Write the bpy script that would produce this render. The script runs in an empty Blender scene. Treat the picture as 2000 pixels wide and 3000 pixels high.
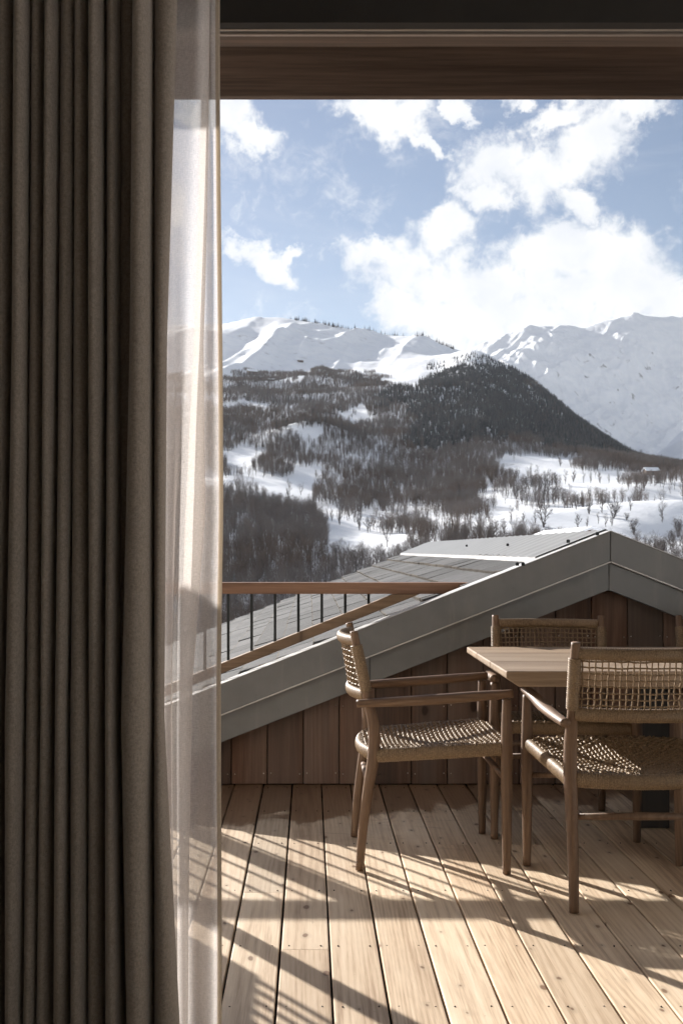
import bpy, bmesh, math, random
import numpy as np
from mathutils import Vector, Matrix

# ------------------------------------------------------------------ camera, sky, sun, exposure
F, VX, HY, CZ = 3200.0, 907.0, 1612.0, 1.17     # focal (px of a 2000x3000 frame), vanishing point, eye height
S = bpy.context.scene
C = S.collection
cam_d = bpy.data.cameras.new('camera')
cam = bpy.data.objects.new('camera', cam_d); C.objects.link(cam); S.camera = cam
cam.location = (0, 0, CZ); cam.rotation_euler = (math.pi/2, 0, 0)
cam_d.sensor_width = 36; cam_d.lens = F/3000*36
cam_d.shift_x = (1000-VX)/3000; cam_d.shift_y = (HY-1500)/3000
cam_d.clip_start = 0.05; cam_d.clip_end = 40000
cam_d.dof.use_dof = True; cam_d.dof.focus_distance = 4.0; cam_d.dof.aperture_fstop = 14.0

EL, AZ = math.radians(21.5), math.radians(-35.8)
SUN = Vector((math.sin(AZ)*math.cos(EL), math.cos(AZ)*math.cos(EL), math.sin(EL)))
sun_d = bpy.data.lights.new('sun', 'SUN'); sun_d.energy = 5.0; sun_d.angle = math.radians(0.55); sun_d.color = (1, 0.95, 0.885)
sun = bpy.data.objects.new('sun', sun_d); C.objects.link(sun)
sun.rotation_euler = SUN.to_track_quat('Z', 'Y').to_euler(); sun.location = SUN*50

S.view_settings.view_transform = 'Standard'; S.view_settings.look = 'None'
S.view_settings.gamma = 1; S.view_settings.use_curve_mapping = False
S.view_settings.exposure = 1.12
S.cycles.use_denoising = True
try: S.cycles.denoiser = 'OPENIMAGEDENOISE'
except Exception: pass
S.cycles.max_bounces = 7; S.cycles.diffuse_bounces = 4; S.cycles.adaptive_threshold = 0.02; S.cycles.transparent_max_bounces = 12
S.cycles.sample_clamp_indirect = 4.0; S.cycles.use_light_tree = False

W = bpy.data.worlds.new('World'); S.world = W; W.use_nodes = True
W.cycles.sampling_method = 'MANUAL'; W.cycles.sample_map_resolution = 512
wn = W.node_tree; wn.nodes.clear()

class NT:
    """small helper to write node trees"""
    def __init__(s, t): s.t = t
    def n(s, typ, **kw):
        nd = s.t.nodes.new(typ)
        for k, v in kw.items(): setattr(nd, k, v)
        return nd
    def put(s, sock, v):
        if hasattr(v, 'is_output') or isinstance(v, bpy.types.NodeSocket): s.t.links.new(v, sock)
        else: sock.default_value = v
    def math(s, op, a, b=None, c=None, clamp=False):
        nd = s.n('ShaderNodeMath', operation=op, use_clamp=clamp); s.put(nd.inputs[0], a)
        if b is not None: s.put(nd.inputs[1], b)
        if c is not None: s.put(nd.inputs[2], c)
        return nd.outputs[0]
    def vmath(s, op, a, b=None, out=0):
        nd = s.n('ShaderNodeVectorMath', operation=op); s.put(nd.inputs[0], a)
        if b is not None: s.put(nd.inputs[1], b)
        return nd.outputs[out]
    def noise(s, vec, scale, detail=4, rough=0.5, dist=0.0, out='Fac'):
        nd = s.n('ShaderNodeTexNoise'); s.put(nd.inputs['Vector'], vec)
        for k, v in (('Scale', scale), ('Detail', detail), ('Roughness', rough), ('Distortion', dist)): s.put(nd.inputs[k], v)
        return nd.outputs[out]
    def smooth(s, v, lo, hi, a=0.0, b=1.0):
        nd = s.n('ShaderNodeMapRange', interpolation_type='SMOOTHSTEP')
        for i, x in enumerate((v, lo, hi, a, b)): s.put(nd.inputs[i], x)
        return nd.outputs[0]
    def mix(s, f, a, b, blend='MIX'):
        nd = s.n('ShaderNodeMix', data_type='RGBA', blend_type=blend)
        s.put(nd.inputs[0], f)
        for i, v in ((6, a), (7, b)):
            s.put(nd.inputs[i], (*v, 1) if isinstance(v, tuple) and len(v) == 3 else v)
        return nd.outputs[2]
    def mapping(s, vec, scale=(1, 1, 1), loc=(0, 0, 0)):
        nd = s.n('ShaderNodeMapping'); s.put(nd.inputs[0], vec)
        s.put(nd.inputs['Location'], loc); s.put(nd.inputs['Scale'], scale)
        return nd.outputs[0]

def world():
    q = NT(wn)
    sky = q.n('ShaderNodeTexSky', sky_type='NISHITA', sun_disc=False)
    sky.sun_elevation = EL; sky.sun_rotation = AZ; sky.altitude = 1400
    sky.air_density = 1.0; sky.dust_density = 0.6; sky.ozone_density = 2.5
    d = q.n('ShaderNodeTexCoord').outputs['Generated']
    sep = q.n('ShaderNodeSeparateXYZ'); q.put(sep.inputs[0], d)
    az = q.math('ARCTAN2', sep.outputs[0], sep.outputs[1])
    el = q.math('ARCSINE', sep.outputs[2])
    aec = q.n('ShaderNodeCombineXYZ'); q.put(aec.inputs[0], az); q.put(aec.inputs[1], el)
    w1 = q.noise(d, 11.0, 4, 0.6, out='Color')
    ae = q.vmath('ADD', aec.outputs[0], q.vmath('MULTIPLY', q.vmath('SUBTRACT', w1, (.5, .5, .5)), (.055, .045, 0)))
    w2 = q.noise(d, 48.0, 5, 0.62, out='Color')
    ae = q.vmath('ADD', ae, q.vmath('MULTIPLY', q.vmath('SUBTRACT', w2, (.5, .5, .5)), (.050, .044, 0)))
    # cumulus: (azimuth, elevation, half width, half height, tilt) in radians, and drifting cloud everywhere else
    K = []
    for px, py, rx, ry, tilt in [
        (650, 350, 150, 70, .25), (760, 405, 100, 48, .25),
        (700, 745, 120, 44, .42), (800, 795, 110, 50, .2), (870, 755, 60, 32, -.4),
        (1150, 350, 100, 72, .2), (1060, 320, 80, 36, .4), (1250, 425, 80, 24, .35), (1330, 325, 60, 24, .4),
        (1440, 470, 140, 85, -.2), (1620, 510, 190, 100, -.1), (1740, 420, 130, 110, -.5), (1420, 575, 110, 55, .2), (1690, 590, 80, 50, .3),
        (1640, 345, 130, 44, -.3), (1880, 320, 110, 40, -.3), (1500, 310, 60, 26, .3),
        (1290, 690, 110, 75, -.3), (1080, 745, 110, 55, .1), (1180, 810, 200, 110, .1), (1420, 840, 260, 110, 0), (1140, 890, 110, 90, .7),
        (1620, 740, 150, 90, .1), (1790, 740, 180, 105, .2), (1780, 860, 320, 120, .1), (1500, 950, 400, 110, 0), (1980, 890, 220, 110, .3), (1300, 960, 200, 90, .3),
        (2250, 560, 200, 100, .1), (2400, 900, 380, 130, 0), (330, 560, 210, 100, .2), (-50, 820, 320, 110, .1), (100, 250, 180, 70, .2)]:
        a0 = math.atan((px-VX)/F); e0 = math.atan((HY-py)/F*math.cos(a0))
        mp = q.n('ShaderNodeMapping', vector_type='TEXTURE'); q.put(mp.inputs[0], ae)
        mp.inputs['Location'].default_value = (a0, e0, 0); mp.inputs['Rotation'].default_value = (0, 0, -tilt); mp.inputs['Scale'].default_value = (rx/F, ry/F, 1)
        K.append(q.vmath('LENGTH', mp.outputs[0], out='Value'))
    m = K[0]
    for k in K[1:]:
        m = q.math('SMOOTH_MIN', m, k, 0.22)
    m = q.math('MAXIMUM', q.math('SUBTRACT', 1.0, m), -0.9)
    dv = q.vmath('ADD', d, q.vmath('MULTIPLY', q.vmath('SUBTRACT', w1, (.5, .5, .5)), (.05, .05, .05)))
    n1 = q.noise(dv, 17.0, 5, 0.58, 0.3)
    n2 = q.noise(dv, 70.0, 5, 0.64, 0.4)
    fld = q.noise(q.mapping(d, (1, 1, 2.2), (3.1, 1.7, 0.4)), 3.2, 4, 0.55)
    away = q.smooth(q.math('ABSOLUTE', q.math('SUBTRACT', az, 0.1)), 0.5, 0.8)
    fld = q.math('MULTIPLY', q.math('SUBTRACT', fld, 0.46), q.math('MULTIPLY', away, 6.0))
    m = q.math('MAXIMUM', m, q.math('SUBTRACT', fld, 0.15))
    dens = q.math('ADD', q.math('MULTIPLY_ADD', m, 1.8, 0.0), q.math('MULTIPLY', q.math('SUBTRACT', n1, 0.5), 2.7))
    dens = q.math('ADD', dens, q.math('MULTIPLY', q.math('SUBTRACT', n2, 0.5), 1.55))
    al = q.smooth(dens, -0.35, 0.98)
    cir = q.noise(q.mapping(d, (1, 1, 5.0), (0.3, 0.8, 0.1)), 4.0, 4, 0.6, 1.0)
    al2 = q.smooth(cir, 0.46, 0.85, 0.0, 0.22)
    al = q.math('MAXIMUM', al, al2)
    sh = q.smooth(q.noise(q.mapping(dv, (1, 1, 1), (.01, -.006, -.012)), 22.0, 4, 0.55), 0.25, 0.7)
    thick = q.smooth(dens, 0.3, 1.6)
    cc = q.mix(q.math('MULTIPLY', q.math('SUBTRACT', 1.0, sh), 0.9), (1.0, 1.0, 1.0), (0.74, 0.78, 0.85))
    cc = q.mix(q.math('MULTIPLY', thick, 0.4), cc, (0.90, 0.915, 0.945))
    vs = q.n('ShaderNodeVectorMath', operation='SCALE'); q.put(vs.inputs[0], cc); vs.inputs['Scale'].default_value = CLOUD
    base = q.mix(1.0, sky.outputs[0], SKYTINT, 'MULTIPLY')
    col = q.mix(al, base, vs.outputs[0])
    bg = q.n('ShaderNodeBackground'); q.put(bg.inputs[0], col); bg.inputs[1].default_value = SKY
    out = q.n('ShaderNodeOutputWorld'); wn.links.new(bg.outputs[0], out.inputs[0])
SKY, CLOUD, SKYTINT = 0.10, 4.8, (.73, .595, .51)
world()

# ------------------------------------------------------------------ helpers
RND = random.Random(7)
def PX(px, py, Y):            # image point (2000x3000 frame) at depth Y -> world
    return Vector(((px-VX)/F*Y, Y, CZ-(py-HY)/F*Y))

class MB:
    def __init__(s): s.v = []; s.f = []
    def add(s, v, f):
        o = len(s.v); s.v += [tuple(p) for p in v]; s.f += [tuple(i+o for i in q) for q in f]; return s
    def box(s, x0, x1, y0, y1, z0, z1):
        return s.add([(x0,y0,z0),(x1,y0,z0),(x1,y1,z0),(x0,y1,z0),(x0,y0,z1),(x1,y0,z1),(x1,y1,z1),(x0,y1,z1)],
                     [(3,2,1,0),(4,5,6,7),(0,1,5,4),(1,2,6,5),(2,3,7,6),(3,0,4,7)])
    def tube(s, pts, rad, sides=8, rz=None, up=(0,0,1), cap=True):
        """rad: radius per point (sideways), rz: radius along 'up' (None = round)"""
        pts = [Vector(p) for p in pts]; n = len(pts)
        if not hasattr(rad, '__len__'): rad = [rad]*n
        if rz is None: rz = rad
        elif not hasattr(rz, '__len__'): rz = [rz]*n
        up = Vector(up); vs = []; fs = []
        if abs((pts[-1]-pts[0]).normalized().dot(up)) > .85: up = Vector((0, 1, 0)) if abs(up.y) < .5 else Vector((1, 0, 0))
        for i, p in enumerate(pts):
            t = (pts[min(i+1, n-1)]-pts[max(i-1, 0)]).normalized()
            a = t.cross(up)
            if a.length < 1e-3: a = t.cross(Vector((1, 0, 0)))
            a.normalize(); b = a.cross(t).normalized()
            for k in range(sides):
                th = 2*math.pi*(k+.5)/sides
                vs.append(p + a*math.cos(th)*rad[i] + b*math.sin(th)*rz[i])
        for i in range(n-1):
            for k in range(sides):
                k2 = (k+1) % sides
                fs.append((i*sides+k, i*sides+k2, (i+1)*sides+k2, (i+1)*sides+k))
        if cap:
            fs.append(tuple(range(sides-1, -1, -1))); fs.append(tuple((n-1)*sides+k for k in range(sides)))
        return s.add(vs, fs)
    def prism(s, poly, y0, y1):      # polygon in XZ extruded along Y
        n = len(poly)
        v = [(x, y0, z) for x, z in poly] + [(x, y1, z) for x, z in poly]
        f = [tuple(range(n)), tuple(range(2*n-1, n-1, -1))] + [(i, i+n, (i+1) % n + n, (i+1) % n) for i in range(n)]
        return s.add(v, f)
    def mesh(s, name, mat, smooth=False, bevel=0.0, seg=2):
        me = bpy.data.meshes.new(name); me.from_pydata(s.v, [], s.f)
        bm = bmesh.new(); bm.from_mesh(me)
        bmesh.ops.recalc_face_normals(bm, faces=bm.faces)
        if bevel:
            ed = [e for e in bm.edges if len(e.link_faces) == 2 and e.calc_face_angle(0) > 0.5]
            bmesh.ops.bevel(bm, geom=ed, offset=bevel, segments=seg, affect='EDGES', profile=0.6)
        bm.to_mesh(me); bm.free()
        if smooth: me.polygons.foreach_set('use_smooth', [True]*len(me.polygons))
        me.materials.append(mat)
        return me
def link(name, me, parent=None, loc=(0,0,0)):
    o = bpy.data.objects.new(name, me); C.objects.link(o); o.parent = parent; o.location = loc
    return o
def tag(o, label=None, cat=None, group=None, kind=None):
    if label: o['label'] = label
    if cat: o['category'] = cat
    if group: o['group'] = group
    if kind: o['kind'] = kind
    return o
def empty(name, loc=(0,0,0), rz=0.0):
    o = bpy.data.objects.new(name, None); C.objects.link(o); o.location = loc; o.rotation_euler = (0,0,rz)
    o.empty_display_size = 0.1
    return o

def _h(ix, iy, seed):
    h = (ix.astype(np.int64)*374761393 + iy.astype(np.int64)*668265263 + seed*974634677) & 0xffffffff
    h = ((h ^ (h >> 13))*1274126177) & 0xffffffff
    return ((h ^ (h >> 16)) & 0xffffff)/float(0xffffff)
def vnoise(x, y, seed=0):
    x = np.asarray(x, float); y = np.asarray(y, float)
    ix = np.floor(x); iy = np.floor(y); fx = x-ix; fy = y-iy
    fx = fx*fx*fx*(fx*(fx*6-15)+10); fy = fy*fy*fy*(fy*(fy*6-15)+10)
    a = _h(ix, iy, seed); b = _h(ix+1, iy, seed); c = _h(ix, iy+1, seed); d = _h(ix+1, iy+1, seed)
    return (a*(1-fx)+b*fx)*(1-fy)+(c*(1-fx)+d*fx)*fy - 0.5
def fbm(x, y, seed=0, oct=4, ridged=False):
    r = 0; am = 1.0; tot = 0
    for o in range(oct):
        n = vnoise(x*2**o, y*2**o, seed+o*17)
        if ridged: n = 0.5-2*np.abs(n)
        r = r+n*am; tot += am; am *= 0.5
    return r/tot

# ------------------------------------------------------------------ materials
def new_mat(name):
    m = bpy.data.materials.new(name); m.use_nodes = True
    q = NT(m.node_tree); b = m.node_tree.nodes['Principled BSDF']
    return m, q, b
def bump(q, b, h, strength, dist=0.01):
    nd = q.n('ShaderNodeBump'); q.put(nd.inputs['Height'], h)
    nd.inputs['Strength'].default_value = strength; nd.inputs['Distance'].default_value = dist
    q.put(b.inputs['Normal'], nd.outputs[0])
def wood(name, cols, axis, rough=0.65, grain=1.0, var=0.25, knots=0.0, bmp=0.25, wet=False, hue=None):
    m, q, b = new_mat(name)
    tc = q.n('ShaderNodeTexCoord').outputs['Object']; oi = q.n('ShaderNodeObjectInfo').outputs['Random']
    off = q.n('ShaderNodeCombineXYZ')
    for i in range(3): q.put(off.inputs[i], q.math('MULTIPLY', oi, (37.3, 53.1, 91.7)[i]))
    v = q.vmath('ADD', tc, off.outputs[0])
    st = {'X': (.06, 1, 1), 'Y': (1, .06, 1), 'Z': (1, 1, .06)}[axis]
    big = q.noise(q.mapping(v, tuple(7*grain*s for s in st)), 1.0, 3, 0.5, .25)
    sv = q.n('ShaderNodeSeparateXYZ'); q.put(sv.inputs[0], v)
    ac = {'X': (1, 2), 'Y': (0, 2), 'Z': (0, 1)}[axis]
    bend = q.noise(q.mapping(v, tuple(3.2*grain*s for s in st)), 1.0, 2, .45, .3)
    r0 = q.math('ADD', q.math('MULTIPLY', sv.outputs[ac[0]], 105*grain), q.math('MULTIPLY', bend, 60.0))
    r0 = q.math('ADD', r0, q.math('MULTIPLY', sv.outputs[ac[1]], 60*grain))
    wave = q.math('MULTIPLY_ADD', q.math('SINE', q.math('MULTIPLY', r0, 2.2)), 0.5, 0.5)
    rings = q.n('ShaderNodeTexNoise'); q.put(rings.inputs['Vector'], q.mapping(v, tuple(60*grain*(s if s > .5 else s*.6) for s in st)))
    rings.inputs['Scale'].default_value = 1; rings.inputs['Detail'].default_value = 5; rings.inputs['Roughness'].default_value = .6; rings.inputs['Distortion'].default_value = .15
    fine = q.noise(q.mapping(v, tuple(260*grain*(s if s > .5 else s*.5) for s in st)), 1.0, 3, 0.6)
    f = q.math('ADD', q.math('MULTIPLY', big, 0.48), q.math('MULTIPLY', rings.outputs[0], 0.40))
    f = q.math('ADD', f, q.math('MULTIPLY', wave, 0.085))
    f = q.math('ADD', f, q.math('MULTIPLY', q.math('SUBTRACT', fine, .5), 0.30))
    cr = q.n('ShaderNodeValToRGB'); q.put(cr.inputs[0], f)
    e = cr.color_ramp.elements; e[0].position = .30; e[1].position = .66
    e[0].color = (*cols[0], 1); e[1].color = (*cols[-1], 1)
    if len(cols) == 3:
        x = e.new(.48); x.color = (*cols[1], 1)
    col = cr.outputs[0]
    if hue:                                    # boards that took the stain differently
        r2 = q.math('FRACT', q.math('MULTIPLY', oi, 7.31))
        patch = q.smooth(q.noise(q.mapping(v, tuple(3*s for s in st)), 1.0, 3, .5), .38, .62)
        col = q.mix(q.math('MULTIPLY', patch, q.math('MULTIPLY_ADD', r2, .7, .15)), col, hue)
    if knots:
        al_ = {'X': 0, 'Y': 1, 'Z': 2}[axis]
        kv = q.n('ShaderNodeCombineXYZ'); q.put(kv.inputs[0], q.math('MULTIPLY', sv.outputs[ac[0]], knots)); q.put(kv.inputs[1], q.math('MULTIPLY', sv.outputs[al_], knots*.55))
        kw = q.vmath('ADD', kv.outputs[0], q.vmath('MULTIPLY', q.vmath('SUBTRACT', q.noise(kv.outputs[0], 3.0, 2, .5, out='Color'), (.5, .5, .5)), (.12, .12, 0)))
        vo = q.n('ShaderNodeTexVoronoi', voronoi_dimensions='2D'); q.put(vo.inputs['Vector'], kw)
        vo.inputs['Scale'].default_value = 1; vo.inputs['Randomness'].default_value = 1
        rr_ = q.n('ShaderNodeSeparateXYZ'); q.put(rr_.inputs[0], vo.outputs['Color'])
        rad = q.math('MULTIPLY', q.math('SUBTRACT', rr_.outputs[0], .30, clamp=True), .105)
        kn = q.smooth(q.math('SUBTRACT', vo.outputs['Distance'], rad), -.015, .025, 1.0, 0.0)
        kn = q.math('MULTIPLY', kn, q.smooth(rad, .0, .012))
        halo = q.smooth(q.math('SUBTRACT', vo.outputs['Distance'], rad), .0, .13, .40, 0.0)
        halo = q.math('MULTIPLY', halo, q.smooth(rad, .0, .012))
        col = q.mix(halo, col, tuple(c*.62 for c in cols[1]))
        col = q.mix(q.math('MULTIPLY', kn, 0.85), col, tuple(c*m_ for c, m_ in zip(cols[0], (.42, .33, .28))))
    bright = q.math('MULTIPLY_ADD', q.math('SUBTRACT', oi, .5), var*2, 1.0)
    sc = q.n('ShaderNodeVectorMath', operation='SCALE'); q.put(sc.inputs[0], col); q.put(sc.inputs['Scale'], bright)
    col = sc.outputs[0]
    r3 = q.math('FRACT', q.math('MULTIPLY', oi, 17.77))
    col = q.mix(q.math('MULTIPLY', r3, var*1.6), col, q.mix(1.0, col, (1.0, .86, .74), 'MULTIPLY'))
    q.put(b.inputs['Roughness'], rough)
    if wet:                                    # melt-water soaked into the boards along the wall
        g = q.n('ShaderNodeNewGeometry').outputs['Position']
        sp = q.n('ShaderNodeSeparateXYZ'); q.put(sp.inputs[0], g)
        nz = q.noise(q.mapping(g, (5.5, 2.6, 1)), 1.0, 5, .6, .8)
        rr = q.math('FRACT', q.math('MULTIPLY', oi, 13.7))
        left = q.smooth(sp.outputs[0], -.1, .9, 0.75, 0.0)
        w = q.math('ADD', q.math('MULTIPLY', q.math('SUBTRACT', nz, .5), 1.5), q.math('MULTIPLY', q.math('SUBTRACT', rr, .5), .7))
        w = q.math('ADD', w, q.math('ADD', q.math('MULTIPLY', q.math('SUBTRACT', sp.outputs[1], 5.12), 1.9), left))
        w = q.smooth(q.math('ADD', w, .22), -.08, .16)
        damp = q.smooth(q.noise(q.mapping(g, (3.2, 9, 1), (4, 2, 0)), 1.0, 6, .65, 1.2), .56, .74)
        far = q.smooth(sp.outputs[1], 3.9, 4.7)
        w2 = q.math('MULTIPLY', q.math('MULTIPLY', damp, far), .55)
        w = q.math('MAXIMUM', w, w2)
        col = q.mix(q.math('MULTIPLY', w, .8), col, q.mix(1.0, col, (.28, .185, .125), 'MULTIPLY'))
        q.put(b.inputs['Roughness'], q.smooth(w, 0, 1, rough, rough*.55))
        # grey weathering and trodden dirt
        dn = q.smooth(q.noise(q.mapping(g, (2.2, 1.3, 1), (3, 7, 0)), 1.0, 7, .68, .5), .46, .70)
        col = q.mix(q.math('MULTIPLY', dn, .30), col, q.mix(1.0, col, (.66, .62, .60), 'MULTIPLY'))
        sp2 = q.smooth(q.noise(q.mapping(g, (60, 38, 1)), 1.0, 3, .6), .68, .76)
        col = q.mix(q.math('MULTIPLY', sp2, .35), col, (.16, .11, .075))
        # a few rust marks round old fixings
        ru = q.smooth(q.noise(q.mapping(g, (4, 22, 1), (9, 1, 0)), 1.0, 5, .6, .6), .70, .80)
        col = q.mix(q.math('MULTIPLY', ru, .45), col, (.42, .17, .05))
    q.put(b.inputs['Base Color'], col)
    hgt = q.math('ADD', q.math('MULTIPLY', rings.outputs[0], .6), q.math('MULTIPLY', fine, .4))
    bump(q, b, hgt, bmp, 0.004)
    return m
def plain(name, col, rough=0.6, metal=0.0, nscale=30, nvar=0.15, bmp=0.1, spec=None):
    m, q, b = new_mat(name)
    tc = q.n('ShaderNodeTexCoord').outputs['Object']
    n = q.noise(tc, nscale, 6, .6)
    c = q.mix(q.smooth(n, .3, .7), tuple(x*(1-nvar) for x in col), tuple(min(1, x*(1+nvar)) for x in col))
    q.put(b.inputs['Base Color'], c); b.inputs['Roughness'].default_value = rough; b.inputs['Metallic'].default_value = metal
    if spec is not None: b.inputs['Specular IOR Level'].default_value = spec
    if bmp: bump(q, b, n, bmp, 0.003)
    return m

M = {}
M['deck'] = wood('larch_decking', [(.42, .30, .20), (.67, .54, .395), (.78, .66, .515)], 'Y', .55, 1.0, .22, knots=8.0, bmp=.25, wet=True)
M['wallplank'] = wood('stained_larch', [(.080, .040, .026), (.178, .100, .066), (.285, .185, .135)], 'Z', .7, .8, .42, knots=4.5, hue=(.20, .185, .175))
M['teak'] = wood('weathered_teak', [(.080, .045, .025), (.15, .088, .050), (.235, .15, .092)], 'Z', .55, 1.6, .08, bmp=.2)
M['teakx'] = wood('weathered_teak_arm', [(.080, .045, .025), (.15, .088, .050), (.235, .15, .092)], 'X', .55, 1.6, .08, bmp=.2)
M['tabletop'] = wood('grey_teak_top', [(.20, .135, .085), (.31, .225, .15), (.41, .315, .225)], 'X', .55, 1.2, .08, bmp=.3)
M['darkleg'] = wood('dark_table_leg', [(.012, .009, .007), (.022, .016, .012), (.034, .025, .019)], 'Z', .6)
M['rail'] = wood('handrail_larch', [(.16, .085, .05), (.26, .145, .09), (.36, .22, .14)], 'X', .55, 1.0, .05, knots=5)
M['raillow'] = wood('lower_rail_larch', [(.15, .095, .055), (.24, .155, .092), (.33, .225, .14)], 'X', .6, 1.0, .05, knots=5)
M['beam'] = wood('dark_beam', [(.060, .040, .029), (.13, .09, .068), (.235, .16, .12)], 'X', .7, .55, .1, knots=3)
M['baluster'] = plain('dark_green_steel', (.012, .016, .017), .4, .3, 60, .2, .02)
M['fascia'] = plain('zinc_fascia', (.235, .235, .232), .38, .0, 9, .05, .02)
def m_fascia():
    m, q, b = new_mat('coated_verge_board')
    p = q.n('ShaderNodeNewGeometry').outputs['Position']
    a = q.noise(q.mapping(p, (14, 1, 1.6)), 1, 6, .65, .4); c_ = q.noise(p, 2.2, 5, .6)
    c = q.mix(q.smooth(c_, .3, .7), (.165, .175, .182), (.222, .230, .234))
    c = q.mix(q.math('MULTIPLY', q.smooth(a, .52, .74), .35), c, (.30, .295, .28))
    c = q.mix(q.math('MULTIPLY', q.smooth(q.noise(p, 55, 4, .6), .62, .75), .3), c, (.13, .125, .115))
    q.put(b.inputs['Base Color'], c); q.put(b.inputs['Roughness'], q.smooth(c_, .3, .7, .30, .48))
    bump(q, b, q.noise(p, 3.0, 3, .5), .25, .01)
    return m
M['fascia'] = m_fascia()
M['ridge'] = plain('pale_zinc', (.24, .24, .235), .40, .0, 6, .06, .02)
M['flash'] = plain('bright_zinc', (.66, .66, .65), .35, .2, 8, .05, .02)
M['storey'] = wood('facade_timber', [(.07, .045, .03), (.13, .085, .06), (.19, .13, .095)], 'X', .7, .5)
M['alu'] = plain('anodised_track', (.42, .37, .33), .35, .6, 10, .05, .0)
M['black'] = plain('dark_lintel', (.022, .019, .016), .8, 0, 6, .2, .02)
M['screw'] = plain('steel_screw', (.65, .62, .58), .3, 1.0, 10, .05, 0)
M['screwdark'] = plain('rusted_screw', (.06, .04, .03), .6, .3, 10, .1, 0)
M['plaster'] = plain('room_plaster', (.80, .77, .72), .9, 0, 4, .06, .05)
M['oak'] = wood('oak_floor', [(.42, .32, .22), (.52, .42, .30), (.60, .50, .38)], 'Y', .45, 1.0, .1)
M['rubber'] = plain('glide_foot', (.22, .20, .18), .6, 0, 10, .1, 0)

def m_tile():
    m, q, b = new_mat('grey_shingle')
    tc = q.n('ShaderNodeTexCoord').outputs['Object']; oi = q.n('ShaderNodeObjectInfo').outputs['Random']
    off = q.n('ShaderNodeCombineXYZ')
    for i in range(3): q.put(off.inputs[i], q.math('MULTIPLY', oi, (17.3, 33.1, 11.7)[i]))
    v = q.vmath('ADD', tc, off.outputs[0])
    g = q.noise(q.mapping(v, (5, 75, 40)), 1, 5, .65, .6)
    s = q.noise(q.mapping(v, (9, 13, 9)), 1, 5, .6)
    c = q.mix(q.smooth(g, .3, .7), (.045, .045, .047), (.105, .105, .108))
    c = q.mix(q.math('MULTIPLY', q.smooth(s, .5, .72), .5), c, (.16, .155, .148))
    sp = q.n('ShaderNodeSeparateXYZ'); q.put(sp.inputs[0], tc)
    butt = q.smooth(sp.outputs[0], .288, .2955)
    crumb = q.noise(q.mapping(v, (120, 120, 120)), 1, 3, .6)
    c = q.mix(butt, c, q.mix(q.smooth(crumb, .35, .65), (.03, .025, .02), (.13, .112, .092)))
    br = q.math('MULTIPLY_ADD', q.math('SUBTRACT', oi, .5), .62, 1.0)
    sc = q.n('ShaderNodeVectorMath', operation='SCALE'); q.put(sc.inputs[0], c); q.put(sc.inputs['Scale'], br)
    q.put(b.inputs['Base Color'], sc.outputs[0]); b.inputs['Roughness'].default_value = .75; b.inputs['Specular IOR Level'].default_value = .2
    bump(q, b, g, .6, .006)
    return m
M['tile'] = m_tile()
def m_cord():
    m, q, b = new_mat('wrapped_paper_cord')
    tc = q.n('ShaderNodeTexCoord').outputs['Object']
    n = q.noise(tc, 240, 4, .6); n2 = q.noise(tc, 14, 4, .6)
    c = q.mix(q.smooth(n, .3, .7), (.11, .068, .034), (.29, .198, .112))
    c = q.mix(q.math('MULTIPLY', q.smooth(n2, .4, .7), .4), c, (.24, .165, .095))
    q.put(b.inputs['Base Color'], c); b.inputs['Roughness'].default_value = .5
    return m
M['cord'] = m_cord()
def m_drape():
    m, q, b = new_mat('linen_drape')
    tc = q.n('ShaderNodeTexCoord').outputs['Object']
    a = q.noise(q.mapping(tc, (900, 900, 120)), 1, 3, .6); c_ = q.noise(q.mapping(tc, (160, 160, 1100)), 1, 3, .6)
    n = q.math('ADD', q.math('MULTIPLY', a, .5), q.math('MULTIPLY', c_, .5))
    n2 = q.noise(tc, 160, 5, .7)
    f = q.smooth(q.math('ADD', q.math('MULTIPLY', n, .6), q.math('MULTIPLY', n2, .4)), .38, .62)
    q.put(b.inputs['Base Color'], q.mix(f, (.215, .178, .146), (.36, .308, .258)))
    b.inputs['Roughness'].default_value = .95; b.inputs['Specular IOR Level'].default_value = .1
    b.inputs['Sheen Weight'].default_value = .25; b.inputs['Sheen Roughness'].default_value = .6
    bump(q, b, n, .3, .002)
    return m
M['drape'] = m_drape()
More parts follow.
